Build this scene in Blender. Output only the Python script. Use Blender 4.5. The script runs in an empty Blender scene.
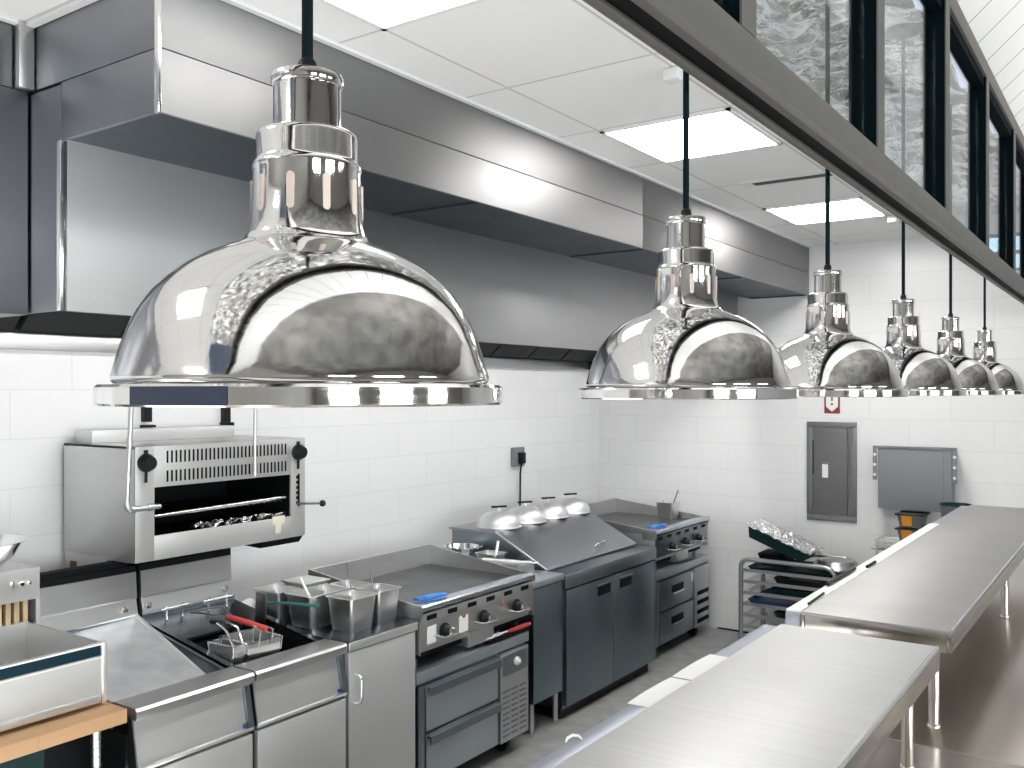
import bpy, bmesh, math, random
from mathutils import Vector, Matrix
random.seed(7)
C = bpy.context.collection
PI = math.pi

# ---------------------------------------------------------------- materials
def new_mat(name):
    m = bpy.data.materials.new(name); m.use_nodes = True
    nt = m.node_tree
    return m, nt, nt.nodes['Principled BSDF']

def plain(name, col, rough=0.5, metal=0.0, emit=None, es=0.0, spec=0.5):
    m, nt, b = new_mat(name)
    b.inputs['Base Color'].default_value = (*col, 1)
    b.inputs['Roughness'].default_value = rough
    b.inputs['Metallic'].default_value = metal
    b.inputs['Specular IOR Level'].default_value = spec
    if emit:
        b.inputs['Emission Color'].default_value = (*emit, 1)
        b.inputs['Emission Strength'].default_value = es
    # a faint noise so that no surface is perfectly even
    tc = nt.nodes.new('ShaderNodeTexCoord'); n = nt.nodes.new('ShaderNodeTexNoise')
    n.inputs['Scale'].default_value = 14; n.inputs['Detail'].default_value = 4
    nt.links.new(tc.outputs['Object'], n.inputs['Vector'])
    r = nt.nodes.new('ShaderNodeMapRange')
    r.inputs['To Min'].default_value = max(0.02, rough - 0.06); r.inputs['To Max'].default_value = min(1, rough + 0.06)
    nt.links.new(n.outputs['Fac'], r.inputs['Value']); nt.links.new(r.outputs['Result'], b.inputs['Roughness'])
    return m

def steel(name, col, rough=0.33, streak='z', var=0.06, colvar=0.05, bump=0.0, smudge=0.08, aniso=0.0, metal=1.0, grain=420):
    """brushed stainless steel: grain stretched along one axis, plus large smudges"""
    m, nt, b = new_mat(name)
    b.inputs['Metallic'].default_value = metal
    N, L = nt.nodes, nt.links
    if aniso:
        b.inputs['Anisotropic'].default_value = aniso
        tg = N.new('ShaderNodeCombineXYZ'); tg.inputs[0].default_value = 0.06; tg.inputs[1].default_value = 0.05; tg.inputs[2].default_value = 1.0
        L.new(tg.outputs[0], b.inputs['Tangent'])
    tc = N.new('ShaderNodeTexCoord'); mp = N.new('ShaderNodeMapping')
    mp.inputs['Scale'].default_value = {'x': (3, grain, grain), 'y': (grain, 3, grain), 'z': (grain, grain, 3)}[streak]
    L.new(tc.outputs['Object'], mp.inputs['Vector'])
    n = N.new('ShaderNodeTexNoise'); n.inputs['Scale'].default_value = 1.0; n.inputs['Detail'].default_value = 3
    L.new(mp.outputs['Vector'], n.inputs['Vector'])
    n2 = N.new('ShaderNodeTexNoise'); n2.inputs['Scale'].default_value = 3.2; n2.inputs['Detail'].default_value = 5
    L.new(tc.outputs['Object'], n2.inputs['Vector'])
    r = N.new('ShaderNodeMapRange'); r.inputs['To Min'].default_value = rough - var; r.inputs['To Max'].default_value = rough + var
    L.new(n.outputs['Fac'], r.inputs['Value'])
    ms = N.new('ShaderNodeMath'); ms.operation = 'MULTIPLY_ADD'
    ms.inputs[1].default_value = smudge * 2; ms.inputs[2].default_value = -smudge
    L.new(n2.outputs['Fac'], ms.inputs[0])
    ad = N.new('ShaderNodeMath'); ad.operation = 'ADD'; ad.use_clamp = True
    L.new(r.outputs['Result'], ad.inputs[0]); L.new(ms.outputs[0], ad.inputs[1]); L.new(ad.outputs[0], b.inputs['Roughness'])
    mix = N.new('ShaderNodeMix'); mix.data_type = 'RGBA'
    mix.inputs['A'].default_value = (*[c * (1 - colvar) for c in col], 1); mix.inputs['B'].default_value = (*[min(1, c * (1 + colvar)) for c in col], 1)
    L.new(n.outputs['Fac'], mix.inputs['Factor']); L.new(mix.outputs['Result'], b.inputs['Base Color'])
    return m

def tile_mat(name, plane, off, w, h, col, grout, mortar, rough, bumps=0.15, offset=0.5):
    """rectangular tiles laid in a plane ('yz', 'xz' or 'xy') from the point off"""
    m, nt, b = new_mat(name)
    N, L = nt.nodes, nt.links
    tc = N.new('ShaderNodeTexCoord'); sp = N.new('ShaderNodeSeparateXYZ'); cb = N.new('ShaderNodeCombineXYZ')
    L.new(tc.outputs['Object'], sp.inputs[0])
    L.new(sp.outputs[plane[0].upper()], cb.inputs['X']); L.new(sp.outputs[plane[1].upper()], cb.inputs['Y'])
    mp = N.new('ShaderNodeMapping'); mp.inputs['Location'].default_value = (-off[0] + 50 * w * 2, -off[1] + 50 * h * 2, 0)
    L.new(cb.outputs[0], mp.inputs['Vector'])
    br = N.new('ShaderNodeTexBrick'); br.offset = offset; br.squash = 1
    br.inputs['Scale'].default_value = 1; br.inputs['Brick Width'].default_value = w; br.inputs['Row Height'].default_value = h
    br.inputs['Mortar Size'].default_value = mortar; br.inputs['Mortar Smooth'].default_value = 0.15
    br.inputs['Color1'].default_value = (*col, 1); br.inputs['Color2'].default_value = (*[c * 0.97 for c in col], 1); br.inputs['Mortar'].default_value = (*grout, 1)
    L.new(mp.outputs['Vector'], br.inputs['Vector']); L.new(br.outputs['Color'], b.inputs['Base Color'])
    b.inputs['Roughness'].default_value = rough
    bp = N.new('ShaderNodeBump'); bp.inputs['Strength'].default_value = bumps; bp.inputs['Distance'].default_value = 0.004; bp.invert = True
    L.new(br.outputs['Fac'], bp.inputs['Height']); L.new(bp.outputs['Normal'], b.inputs['Normal'])
    return m

def noise_mat(name, c1, c2, scale, rough, metal=0.0, bump=0.0, stretch=(1, 1, 1), detail=6, dist=0.02, distort=0.0):
    m, nt, b = new_mat(name)
    N, L = nt.nodes, nt.links
    tc = N.new('ShaderNodeTexCoord'); mp = N.new('ShaderNodeMapping'); mp.inputs['Scale'].default_value = stretch
    L.new(tc.outputs['Object'], mp.inputs['Vector'])
    n = N.new('ShaderNodeTexNoise'); n.inputs['Scale'].default_value = scale; n.inputs['Detail'].default_value = detail; n.inputs['Distortion'].default_value = distort
    L.new(mp.outputs['Vector'], n.inputs['Vector'])
    cr = N.new('ShaderNodeValToRGB')
    cr.color_ramp.elements[0].position = 0.35; cr.color_ramp.elements[0].color = (*c1, 1)
    cr.color_ramp.elements[1].position = 0.65; cr.color_ramp.elements[1].color = (*c2, 1)
    L.new(n.outputs['Fac'], cr.inputs['Fac']); L.new(cr.outputs['Color'], b.inputs['Base Color'])
    b.inputs['Roughness'].default_value = rough; b.inputs['Metallic'].default_value = metal
    if bump:
        bp = N.new('ShaderNodeBump'); bp.inputs['Strength'].default_value = bump; bp.inputs['Distance'].default_value = dist
        L.new(n.outputs['Fac'], bp.inputs['Height']); L.new(bp.outputs['Normal'], b.inputs['Normal'])
    return m

def glass_mat(name, tint=(0.93, 0.96, 0.97), refl=0.12):
    m = bpy.data.materials.new(name); m.use_nodes = True
    nt = m.node_tree; N, L = nt.nodes, nt.links
    N.clear()
    out = N.new('ShaderNodeOutputMaterial'); mx = N.new('ShaderNodeMixShader'); t = N.new('ShaderNodeBsdfTransparent'); g = N.new('ShaderNodeBsdfGlossy')
    t.inputs['Color'].default_value = (*tint, 1); g.inputs['Roughness'].default_value = 0.02
    f = N.new('ShaderNodeFresnel'); f.inputs['IOR'].default_value = 1.5
    ad = N.new('ShaderNodeMath'); ad.operation = 'MULTIPLY_ADD'; ad.inputs[1].default_value = 0.3; ad.inputs[2].default_value = refl * 0.2; ad.use_clamp = True
    L.new(f.outputs[0], ad.inputs[0]); L.new(ad.outputs[0], mx.inputs['Fac']); L.new(t.outputs[0], mx.inputs[1]); L.new(g.outputs[0], mx.inputs[2]); L.new(mx.outputs[0], out.inputs['Surface'])
    return m

M = {}
M['tile_left'] = tile_mat('white_tile_left', 'yz', (2.341, 0.0175), 0.57, 0.2215, (0.84, 0.838, 0.845), (0.745, 0.75, 0.765), 0.0030, 0.25, 0.06)
M['tile_back'] = tile_mat('white_tile_back', 'xz', (-1.486, 0.0175), 0.57, 0.2215, (0.84, 0.838, 0.845), (0.745, 0.75, 0.765), 0.0030, 0.25, 0.06)
M['ceiling'] = tile_mat('ceiling_tile', 'xy', (-2.005, 2.16), 0.61, 0.687, (0.90, 0.898, 0.895), (0.60, 0.60, 0.60), 0.006, 0.8, 0.3, 0.0)
M['floor'] = noise_mat('grey_quarry_floor', (0.24, 0.24, 0.235), (0.31, 0.31, 0.305), 9, 0.45)
M['dining_floor'] = noise_mat('brown_concrete', (0.15, 0.135, 0.12), (0.21, 0.19, 0.17), 3, 0.3)
M['plaster'] = noise_mat('grey_plaster', (0.40, 0.39, 0.38), (0.46, 0.45, 0.44), 6, 0.8)
M['brown_wall'] = noise_mat('warm_grey_plaster', (0.30, 0.285, 0.27), (0.36, 0.345, 0.33), 5, 0.7)
M['hood'] = steel('hood_steel', (0.335, 0.33, 0.335), 0.56, 'y', aniso=0.75)
M['hood_panel'] = steel('hood_panel_steel', (0.48, 0.48, 0.49), 0.42, 'y', aniso=0.75)  # hood steel made lighter to offset the weak light on this panel
M['hood_v'] = steel('hood_steel_end', (0.34, 0.345, 0.37), 0.40, 'x', aniso=0.75)
M['hood_dark'] = steel('hood_underside', (0.10, 0.118, 0.142), 0.42, 'y')  # darkened hood steel that paints in the shade under the plenum
M['steel'] = steel('appliance_steel', (0.56, 0.56, 0.56), 0.36, 'y', aniso=0.6, metal=0.93)
M['steel_h'] = steel('appliance_steel_across', (0.52, 0.52, 0.525), 0.34, 'y', aniso=0.5, metal=0.95)
M['steel_light'] = steel('bright_steel', (0.80, 0.80, 0.79), 0.36, 'x', metal=0.9)
M['steel_dark'] = steel('dark_steel', (0.26, 0.30, 0.33), 0.34, 'y', aniso=0.5)
M['steel_drawer'] = steel('drawer_steel', (0.48, 0.53, 0.56), 0.36, 'y', aniso=0.6, metal=0.95)
M['steel_fridge'] = steel('fridge_steel', (0.20, 0.25, 0.285), 0.33, 'z', aniso=0.5)
M['top_dark'] = steel('dark_worktop_steel', (0.14, 0.16, 0.18), 0.25, 'y', 0.02, 0.03, 0, 0.04)
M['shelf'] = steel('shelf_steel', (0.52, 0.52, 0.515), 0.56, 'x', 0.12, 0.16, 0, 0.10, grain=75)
M['shelf_far'] = steel('far_shelf_steel', (0.385, 0.38, 0.37), 0.56, 'x', 0.12, 0.16, 0, 0.10, grain=75)  # shelf steel darkened to offset the bright wall it reflects
M['shelf_edge'] = steel('shelf_edge_steel', (0.40, 0.385, 0.36), 0.22, 'y')
M['counter'] = steel('counter_steel', (0.70, 0.63, 0.56), 0.25, 'x', 0.02, 0.03, 0, 0.02, metal=0.85)
M['counter_side'] = steel('counter_side_steel', (0.62, 0.62, 0.615), 0.45, 'y', metal=0.6)
M['satin'] = steel('satin_steel', (0.58, 0.578, 0.565), 0.45, 'y', metal=0.55)
M['front'] = steel('front_steel', (0.66, 0.665, 0.665), 0.42, 'y', metal=0.72, aniso=0.5)
M['front_light'] = steel('front_light_steel', (0.55, 0.55, 0.545), 0.42, 'y', metal=0.7, aniso=0.5)
M['lid_steel'] = steel('lid_steel', (0.36, 0.375, 0.40), 0.34, 'x')
M['plate'] = noise_mat('griddle_plate', (0.10, 0.10, 0.105), (0.17, 0.17, 0.175), 5, 0.32, 0.9, 0.02)
M['pan_deck'] = noise_mat('dump_pan_steel', (0.62, 0.625, 0.65), (0.80, 0.805, 0.82), 7, 0.40, 0.85, 0.0)
def spun_mat():
    m, nt, b = new_mat('polished_nickel'); N, L = nt.nodes, nt.links
    b.inputs['Metallic'].default_value = 1; b.inputs['Base Color'].default_value = (0.67, 0.665, 0.655, 1)
    tc = N.new('ShaderNodeTexCoord'); mp = N.new('ShaderNodeMapping'); mp.inputs['Scale'].default_value = (9, 9, 700)
    L.new(tc.outputs['Object'], mp.inputs['Vector'])
    n = N.new('ShaderNodeTexNoise'); n.inputs['Scale'].default_value = 1; n.inputs['Detail'].default_value = 3; L.new(mp.outputs['Vector'], n.inputs['Vector'])
    n2 = N.new('ShaderNodeTexNoise'); n2.inputs['Scale'].default_value = 22; n2.inputs['Detail'].default_value = 6; n2.inputs['Distortion'].default_value = 0.6; L.new(tc.outputs['Object'], n2.inputs['Vector'])
    mu = N.new('ShaderNodeMath'); mu.operation = 'MULTIPLY'; L.new(n.outputs['Fac'], mu.inputs[0]); L.new(n2.outputs['Fac'], mu.inputs[1])
    r = N.new('ShaderNodeMapRange'); r.inputs['From Min'].default_value = 0.12; r.inputs['From Max'].default_value = 0.42; r.inputs['To Min'].default_value = 0.03; r.inputs['To Max'].default_value = 0.12
    L.new(mu.outputs[0], r.inputs['Value']); L.new(r.outputs['Result'], b.inputs['Roughness'])
    bp = N.new('ShaderNodeBump'); bp.inputs['Strength'].default_value = 0.06; bp.inputs['Distance'].default_value = 0.004
    L.new(n2.outputs['Fac'], bp.inputs['Height']); L.new(bp.outputs['Normal'], b.inputs['Normal'])
    return m
M['chrome'] = spun_mat()
M['chrome_plain'] = plain('chrome', (0.85, 0.85, 0.85), 0.14, 1.0)
M['alu'] = plain('aluminium', (0.55, 0.56, 0.57), 0.38, 1.0)
M['dome'] = plain('spun_aluminium', (0.66, 0.665, 0.67), 0.46, 0.8)
M['foil'] = noise_mat('foil', (0.85, 0.85, 0.84), (0.97, 0.97, 0.96), 16, 0.22, 1.0, 0.7, detail=6, dist=0.05, distort=1.2)
M['foil_ceiling'] = noise_mat('foil_insulation', (0.84, 0.84, 0.83), (0.99, 0.99, 0.98), 3.0, 0.16, 0.92, 0.3, stretch=(1.6, 1, 1), detail=8, dist=0.05, distort=1.0)
M['black'] = plain('black_plastic', (0.008, 0.009, 0.010), 0.4, spec=0.25)
M['void'] = plain('dark_cavity', (0.005, 0.006, 0.007), 0.7, spec=0.12)
M['teal_black'] = plain('dark_teal_band', (0.004, 0.022, 0.034), 0.4, spec=0.15)
M['cord'] = plain('black_cord', (0.003, 0.010, 0.014), 0.7, spec=0.1)
M['frame'] = plain('dark_bronze_frame', (0.108, 0.104, 0.096), 0.5, 0.1, spec=0.35)
M['frame_side'] = plain('dark_frame_side', (0.001, 0.005, 0.007), 0.7, spec=0.04)  # near-black copy of the frame colour, with the sides' shade painted in
M['white'] = plain('white_paper', (0.86, 0.86, 0.84), 0.7)
M['white_metal'] = plain('white_metal', (0.82, 0.82, 0.82), 0.45)
M['red'] = plain('red_handle', (0.55, 0.055, 0.05), 0.45)
M['sign_red'] = plain('sign_red', (0.26, 0.025, 0.035), 0.5)
M['blue'] = plain('blue_plastic', (0.03, 0.19, 0.56), 0.4)
M['blue_tray'] = plain('blue_tray', (0.02, 0.06, 0.20), 0.35)
M['green'] = plain('green_handle', (0.02, 0.13, 0.11), 0.4)
M['greenblack'] = plain('dark_green_tray', (0.008, 0.032, 0.031), 0.5, spec=0.15)
M['orange'] = plain('orange_label', (0.80, 0.33, 0.02), 0.5)
M['grey_box'] = plain('grey_enclosure', (0.215, 0.225, 0.245), 0.5)
M['panel_door'] = plain('grey_panel_door', (0.150, 0.150, 0.152), 0.5, 0.2)
M['panel_frame'] = plain('grey_panel_frame', (0.20, 0.205, 0.22), 0.4, 0.5)
M['maple'] = tile_mat('butcher_block', 'yx', (0.1, 0.0), 0.62, 0.045, (0.42, 0.255, 0.135), (0.22, 0.125, 0.065), 0.0006, 0.6, 0.05)
M['wood_slat'] = noise_mat('pale_wood', (0.42, 0.30, 0.17), (0.58, 0.44, 0.28), 8, 0.6, stretch=(1, 8, 1))
M['dark_wood'] = noise_mat('dark_wood', (0.05, 0.02, 0.012), (0.12, 0.06, 0.03), 8, 0.5)
M['oil'] = plain('fry_oil', (0.015, 0.010, 0.006), 0.06)
M['lining'] = plain('dark_hood_lining', (0.035, 0.036, 0.038), 0.6, 0.3, spec=0.2)
M['hood_lamp'] = plain('hood_lamp_glass', (1, 1, 1), 0.5, 0, (1.0, 0.985, 0.965), 8.2)
M['light'] = plain('light_diffuser', (1, 1, 1), 0.6, 0, (1.0, 0.985, 0.96), 17.0)
M['vent_dark'] = plain('vent_shadow', (0.05, 0.05, 0.052), 0.6)
M['dark_ceiling'] = noise_mat('dark_grey_ceiling', (0.13, 0.128, 0.122), (0.26, 0.255, 0.245), 1.6, 0.7)
M['planks'] = tile_mat('white_ceiling_boards', 'xy', (0, 0.03), 9.0, 0.24, (0.82, 0.82, 0.82), (0.36, 0.36, 0.36), 0.006, 0.45, 0.2)
M['glass'] = glass_mat('window_glass')
M['rim_label'] = plain('blue_grey_label', (0.040, 0.050, 0.078), 0.5, spec=0.2)  # flat colour for the dark reflection on the lamp rim
M['socket'] = plain('grey_socket', (0.20, 0.205, 0.215), 0.5)
M['yellowed'] = plain('faded_label', (0.55, 0.54, 0.44), 0.7)
M['copper'] = plain('pilot_button', (0.35, 0.14, 0.08), 0.4)

# ---------------------------------------------------------------- mesh building
class MB:
    def __init__(self):
        self.bm = bmesh.new()
    def box(self, x0, x1, y0, y1, z0, z1, b=0.0, seg=2, rot=None, piv=None):
        r = bmesh.ops.create_cube(self.bm, size=1.0)
        vs = r['verts']
        sx, sy, sz = x1 - x0, y1 - y0, z1 - z0
        c = Vector(((x0 + x1) / 2, (y0 + y1) / 2, (z0 + z1) / 2))
        for v in vs:
            v.co = Vector((v.co.x * sx, v.co.y * sy, v.co.z * sz)) + c
        if rot is not None:
            p = Vector(piv) if piv is not None else c
            for v in vs: v.co = rot @ (v.co - p) + p
        if b > 0:
            es = list({e for v in vs for e in v.link_edges})
            bmesh.ops.bevel(self.bm, geom=es, offset=min(b, 0.45 * min(abs(sx), abs(sy), abs(sz))), segments=seg, profile=0.5, affect='EDGES')
        return self
    def poly(self, pts, axis, lo, hi):
        """prism: 2-D outline in the plane across axis, from lo to hi. axis y: pts are (x,z); x: (y,z); z: (x,y)"""
        def mk(p, a):
            return {'y': (p[0], a, p[1]), 'x': (a, p[0], p[1]), 'z': (p[0], p[1], a)}[axis]
        A = [self.bm.verts.new(mk(p, lo)) for p in pts]; B = [self.bm.verts.new(mk(p, hi)) for p in pts]
        n = len(pts)
        fs = [self.bm.faces.new(A), self.bm.faces.new(B[::-1])]
        for i in range(n):
            fs.append(self.bm.faces.new((A[i], B[i], B[(i + 1) % n], A[(i + 1) % n])))
        bmesh.ops.recalc_face_normals(self.bm, faces=fs)
        return self
    def hexa(self, p):
        """eight corners: four of the bottom, four of the top, same order"""
        v = [self.bm.verts.new(q) for q in p]
        fs = [self.bm.faces.new([v[i] for i in f]) for f in ((3, 2, 1, 0), (4, 5, 6, 7), (0, 1, 5, 4), (1, 2, 6, 5), (2, 3, 7, 6), (3, 0, 4, 7))]
        bmesh.ops.recalc_face_normals(self.bm, faces=fs)
        return self
    def tube(self, pts, r, seg=12, closed=False, cap=True):
        pts = [Vector(p) for p in pts]; n = len(pts)
        rr = r if isinstance(r, (list, tuple)) else [r] * n
        T = []
        for i in range(n):
            a = pts[(i - 1) % n] if (closed or i > 0) else pts[i]; b = pts[(i + 1) % n] if (closed or i < n - 1) else pts[i]
            T.append((b - a).normalized())
        up = Vector((0, 0, 1)) if abs(T[0].z) < 0.9 else Vector((1, 0, 0))
        u = T[0].cross(up).normalized(); rings = []
        for i in range(n):
            u = (u - T[i] * u.dot(T[i])).normalized(); w = T[i].cross(u)
            rings.append([self.bm.verts.new(pts[i] + (u * math.cos(2 * PI * k / seg) + w * math.sin(2 * PI * k / seg)) * rr[i]) for k in range(seg)])
        fs = []
        for i in range(n if closed else n - 1):
            A, B = rings[i], rings[(i + 1) % n]
            for k in range(seg):
                fs.append(self.bm.faces.new((A[k], A[(k + 1) % seg], B[(k + 1) % seg], B[k])))
        if cap and not closed:
            fs.append(self.bm.faces.new(rings[0][::-1])); fs.append(self.bm.faces.new(rings[-1]))
        bmesh.ops.recalc_face_normals(self.bm, faces=fs)
        return self
    def lathe(self, prof, c=(0, 0, 0), seg=48, axis='z'):
        rings = []
        for r, z in prof:
            if r < 1e-6:
                rings.append([self.bm.verts.new(self._ax(0, 0, z, c, axis))])
            else:
                rings.append([self.bm.verts.new(self._ax(r * math.cos(2 * PI * k / seg), r * math.sin(2 * PI * k / seg), z, c, axis)) for k in range(seg)])
        fs = []
        for A, B in zip(rings, rings[1:]):
            for k in range(seg):
                k2 = (k + 1) % seg
                if len(A) == 1 and len(B) == 1: continue
                if len(A) == 1: fs.append(self.bm.faces.new((A[0], B[k], B[k2])))
                elif len(B) == 1: fs.append(self.bm.faces.new((A[k], A[k2], B[0])))
                else: fs.append(self.bm.faces.new((A[k], A[k2], B[k2], B[k])))
        bmesh.ops.recalc_face_normals(self.bm, faces=fs)
        return self
    def _ax(self, a, b, z, c, axis):
        if axis == 'z': return (c[0] + a, c[1] + b, c[2] + z)
        if axis == 'x': return (c[0] + z, c[1] + a, c[2] + b)
        return (c[0] + a, c[1] + z, c[2] + b)
    def rot(self, R, piv):
        p = Vector(piv)
        for v in self.bm.verts: v.co = R @ (v.co - p) + p
        return self

def wloc(o):
    v = Vector((0, 0, 0))
    while o is not None:
        v += o.location; o = o.parent
    return v

def obj(name, mb, mat, parent=None, smooth=40, loc=None, label=None):
    me = bpy.data.meshes.new(name)
    L = wloc(parent) if parent else Vector((0, 0, 0))
    if loc is not None: L = Vector(loc)
    for v in mb.bm.verts: v.co -= L
    mb.bm.to_mesh(me); mb.bm.free()
    me.materials.append(mat)
    if smooth:
        me.shade_smooth(); me.set_sharp_from_angle(angle=math.radians(smooth))
    o = bpy.data.objects.new(name, me); C.objects.link(o)
    if parent: o.parent = parent
    elif loc is not None: o.location = loc
    if label: o['label'] = label
    return o

def tag(o, label, cat, group=None, kind=None):
    o['label'] = label; o['category'] = cat
    if group: o['group'] = group
    if kind: o['kind'] = kind
    return o

def thing(name, label, cat, loc=(0, 0, 0), group=None):
    o = bpy.data.objects.new(name, None); C.objects.link(o)
    o.empty_display_size = 0.1; o.location = loc
    return tag(o, label, cat, group)

def struct(name, mb, mat, label=None, smooth=40):
    o = obj(name, mb, mat, None, smooth); o['kind'] = 'structure'
    if label: o['label'] = label
    return o

def copy_tree(o, parent=None):
    kids = [c for c in bpy.data.objects if c.parent is o]
    c = o.copy(); C.objects.link(c)
    if parent: c.parent = parent
    for k in kids: copy_tree(k, c)
    return c

def arc(p0, p1, p2, n=6):
    """fillet points from p0 over the corner p1 to p2 (quadratic)"""
    p0, p1, p2 = Vector(p0), Vector(p1), Vector(p2)
    return [(1 - t) ** 2 * p0 + 2 * t * (1 - t) * p1 + t * t * p2 for t in [i / n for i in range(n + 1)]]

# ---------------------------------------------------------------- the room
XW, YB, ZC = -4.15, 7.35, 3.157
struct('wall_left', MB().box(XW - 0.15, XW, -3.6, YB + 0.15, 0, 3.4), M['tile_left'], 'white tiled kitchen wall behind the cooking line')
# back wall with an opening near the ceiling
wb = MB()
wx0, wx1, wz0, wz1 = -1.02, -0.70, 2.86, 3.13
wb.box(XW, wx0, YB, YB + 0.15, 0, 6.2).box(wx1, 4.6, YB, YB + 0.15, 0, 6.2).box(wx0, wx1, YB, YB + 0.15, 0, wz0).box(wx0, wx1, YB, YB + 0.15, wz1, 6.2)
struct('wall_back', wb, M['tile_back'], 'white tiled wall at the far end')
struct('wall_front', MB().box(XW - 0.15, 4.6, -3.75, -3.6, 0, 6.2), M['brown_wall'])
# wall on the dining side with three tall window openings
wr = MB(); ops = [(-2.6, -0.9), (0.2, 2.0), (3.1, 4.9)]
edge = -3.6
for a, b_ in ops:
    wr.box(4.6, 4.75, edge, a, 0, 6.2); wr.box(4.6, 4.75, a, b_, 0, 0.8).box(4.6, 4.75, a, b_, 2.7, 6.2); edge = b_
wr.box(4.6, 4.75, edge, YB + 0.15, 0, 6.2)
struct('wall_right', wr, M['brown_wall'])
for i, (a, b_) in enumerate(ops):
    w = obj('window_%d' % (i + 3), MB().box(4.62, 4.68, a, a + 0.05, 0.8, 2.7).box(4.62, 4.68, b_ - 0.05, b_, 0.8, 2.7).box(4.62, 4.68, a, b_, 0.8, 0.85).box(4.62, 4.68, a, b_, 2.65, 2.7).box(4.62, 4.68, (a + b_) / 2 - 0.025, (a + b_) / 2 + 0.025, 0.8, 2.7).box(4.62, 4.68, a, b_, 1.9, 1.94), M['frame'])
    w['kind'] = 'structure'
    obj('pane', MB().box(4.645, 4.655, a + 0.04, b_ - 0.04, 0.84, 2.66), M['glass'], w)
struct('floor', MB().box(XW - 0.15, -0.95, -3.6, YB, -0.1, 0), M['floor'], 'grey kitchen floor')
struct('floor_dining', MB().box(-0.95, 4.6, -3.6, YB, -0.1, 0), M['dining_floor'])
struct('ceiling', MB().box(XW, -1.2, -3.6, YB, ZC, ZC + 0.06), M['ceiling'], 'suspended white tile ceiling')
# foil-wrapped insulation over the pass
from mathutils import noise as mnoise
g = MB(); nx, ny = 44, 520
def foil_z(x, y):
    a = mnoise.noise(Vector((x * 2.2, y * 1.6, 0))) * 0.028
    b_ = 1 - abs(mnoise.noise(Vector((x * 6 + y * 1.5, y * 5.0, 3.1)))) * 2
    c_ = 1 - abs(mnoise.noise(Vector((x * 14 - y * 4, y * 11.0, 7.7)))) * 2
    fold = 0.030 * math.sin(y * 7.5 + 2.0 * mnoise.noise(Vector((x * 2, y * 1.2, 9))))
    return 3.25 + a * 1.4 + 0.034 * b_ + 0.014 * c_ + fold * 0.7
vs = [[g.bm.verts.new((-1.22 + 0.585 * i / nx, -1.5 + 8.85 * j / ny, foil_z(-1.22 + 0.585 * i / nx, -1.5 + 8.85 * j / ny))) for j in range(ny + 1)] for i in range(nx + 1)]
for i in range(nx):
    for j in range(ny):
        g.bm.faces.new((vs[i][j], vs[i][j + 1], vs[i + 1][j + 1], vs[i + 1][j]))
struct('ceiling_foil', g, M['foil_ceiling'], 'crinkled silver foil insulation above the pass', 0)
struct('trim_1', MB().box(-1.215, -1.195, -3.6, YB, ZC, 3.3), M['white_metal'])
# pitched boarded ceiling of the dining side
roof = MB()
roof.hexa([(-0.58, -3.6, 3.40), (0.35, -3.6, 4.237), (0.35, YB, 4.237), (-0.58, YB, 3.40), (-0.58, -3.6, 3.45), (0.35, -3.6, 4.287), (0.35, YB, 4.287), (-0.58, YB, 3.45)])
struct('ceiling_dining', MB().box(0.33, 4.6, -3.6, YB, 4.26, 4.33), M['dark_ceiling'])
struct('ceiling_boards', roof, M['planks'], 'pitched white board ceiling over the dining side')
# white angle where the hood meets the ceiling
struct('trim_2', MB().box(-2.228, -2.205, 1.48, YB, ZC - 0.012, ZC - 0.001).box(-2.93, -2.205, 1.478, 1.503, ZC - 0.012, ZC - 0.001).box(-2.908, -2.885, -3.6, 1.478, ZC - 0.012, ZC - 0.001), M['white_metal'], 'white ceiling angle along the hood')
struct('baseboard_back', MB().box(-3.0, -0.95, YB - 0.012, YB - 0.001, 0.0, 0.012), M['black'])
# small high window in the back wall
w2 = obj('window_2', MB().box(wx0, wx0 + 0.02, YB, YB + 0.05, wz0, wz1).box(wx1 - 0.02, wx1, YB, YB + 0.05, wz0, wz1).box(wx0, wx1, YB, YB + 0.05, wz0, wz0 + 0.02).box(wx0, wx1, YB, YB + 0.05, wz1 - 0.02, wz1).box(wx0, wx1, YB, YB + 0.05, 2.985, 3.005), M['grey_box'])
w2['kind'] = 'structure'; w2['label'] = 'small high window in the far wall'
obj('pane', MB().box(wx0 + 0.02, wx1 - 0.02, YB + 0.02, YB + 0.025, wz0 + 0.02, wz1 - 0.02), M['glass'], w2)

# clerestory window over the pass
FX, FB = -0.551, -0.622            # front and back face
yA, yZ = -1.2, YB
w1 = bpy.data.objects.new('window_1', None); C.objects.link(w1); w1.location = (FX, 0, 2.5)
w1['kind'] = 'structure'; w1['label'] = 'long dark framed interior window above the pass'
obj('bottom_rail', MB().box(FB, FX, yA, yZ, 2.536, 2.604, 0.003).box(FB, FB + 0.018, yA, yZ, 2.522, 2.54, 0.002).box(FX - 0.018, FX, yA, yZ, 2.522, 2.54, 0.002), M['frame'], w1)
obj('rail_groove', MB().box(FB + 0.018, FX - 0.018, yA, yZ, 2.530, 2.5365), M['void'], w1)
obj('top_rail', MB().box(FB, FX, yA, yZ, 3.30, 3.365, 0.003), M['frame'], w1)
ym = [0.60 + 0.92 * k for k in range(-1, 8)]
for y in ym:
    mull = obj('mullion', MB().box(FX - 0.004, FX, y - 0.068, y, 2.604, 3.30).box(FX - 0.012, FX - 0.004, y - 0.02, y, 2.604, 3.30), M['frame'], w1)
    obj('mullion_core', MB().box(FB, FX - 0.004, y - 0.067, y - 0.002, 2.604, 3.30), M['frame_side'], mull)
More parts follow.
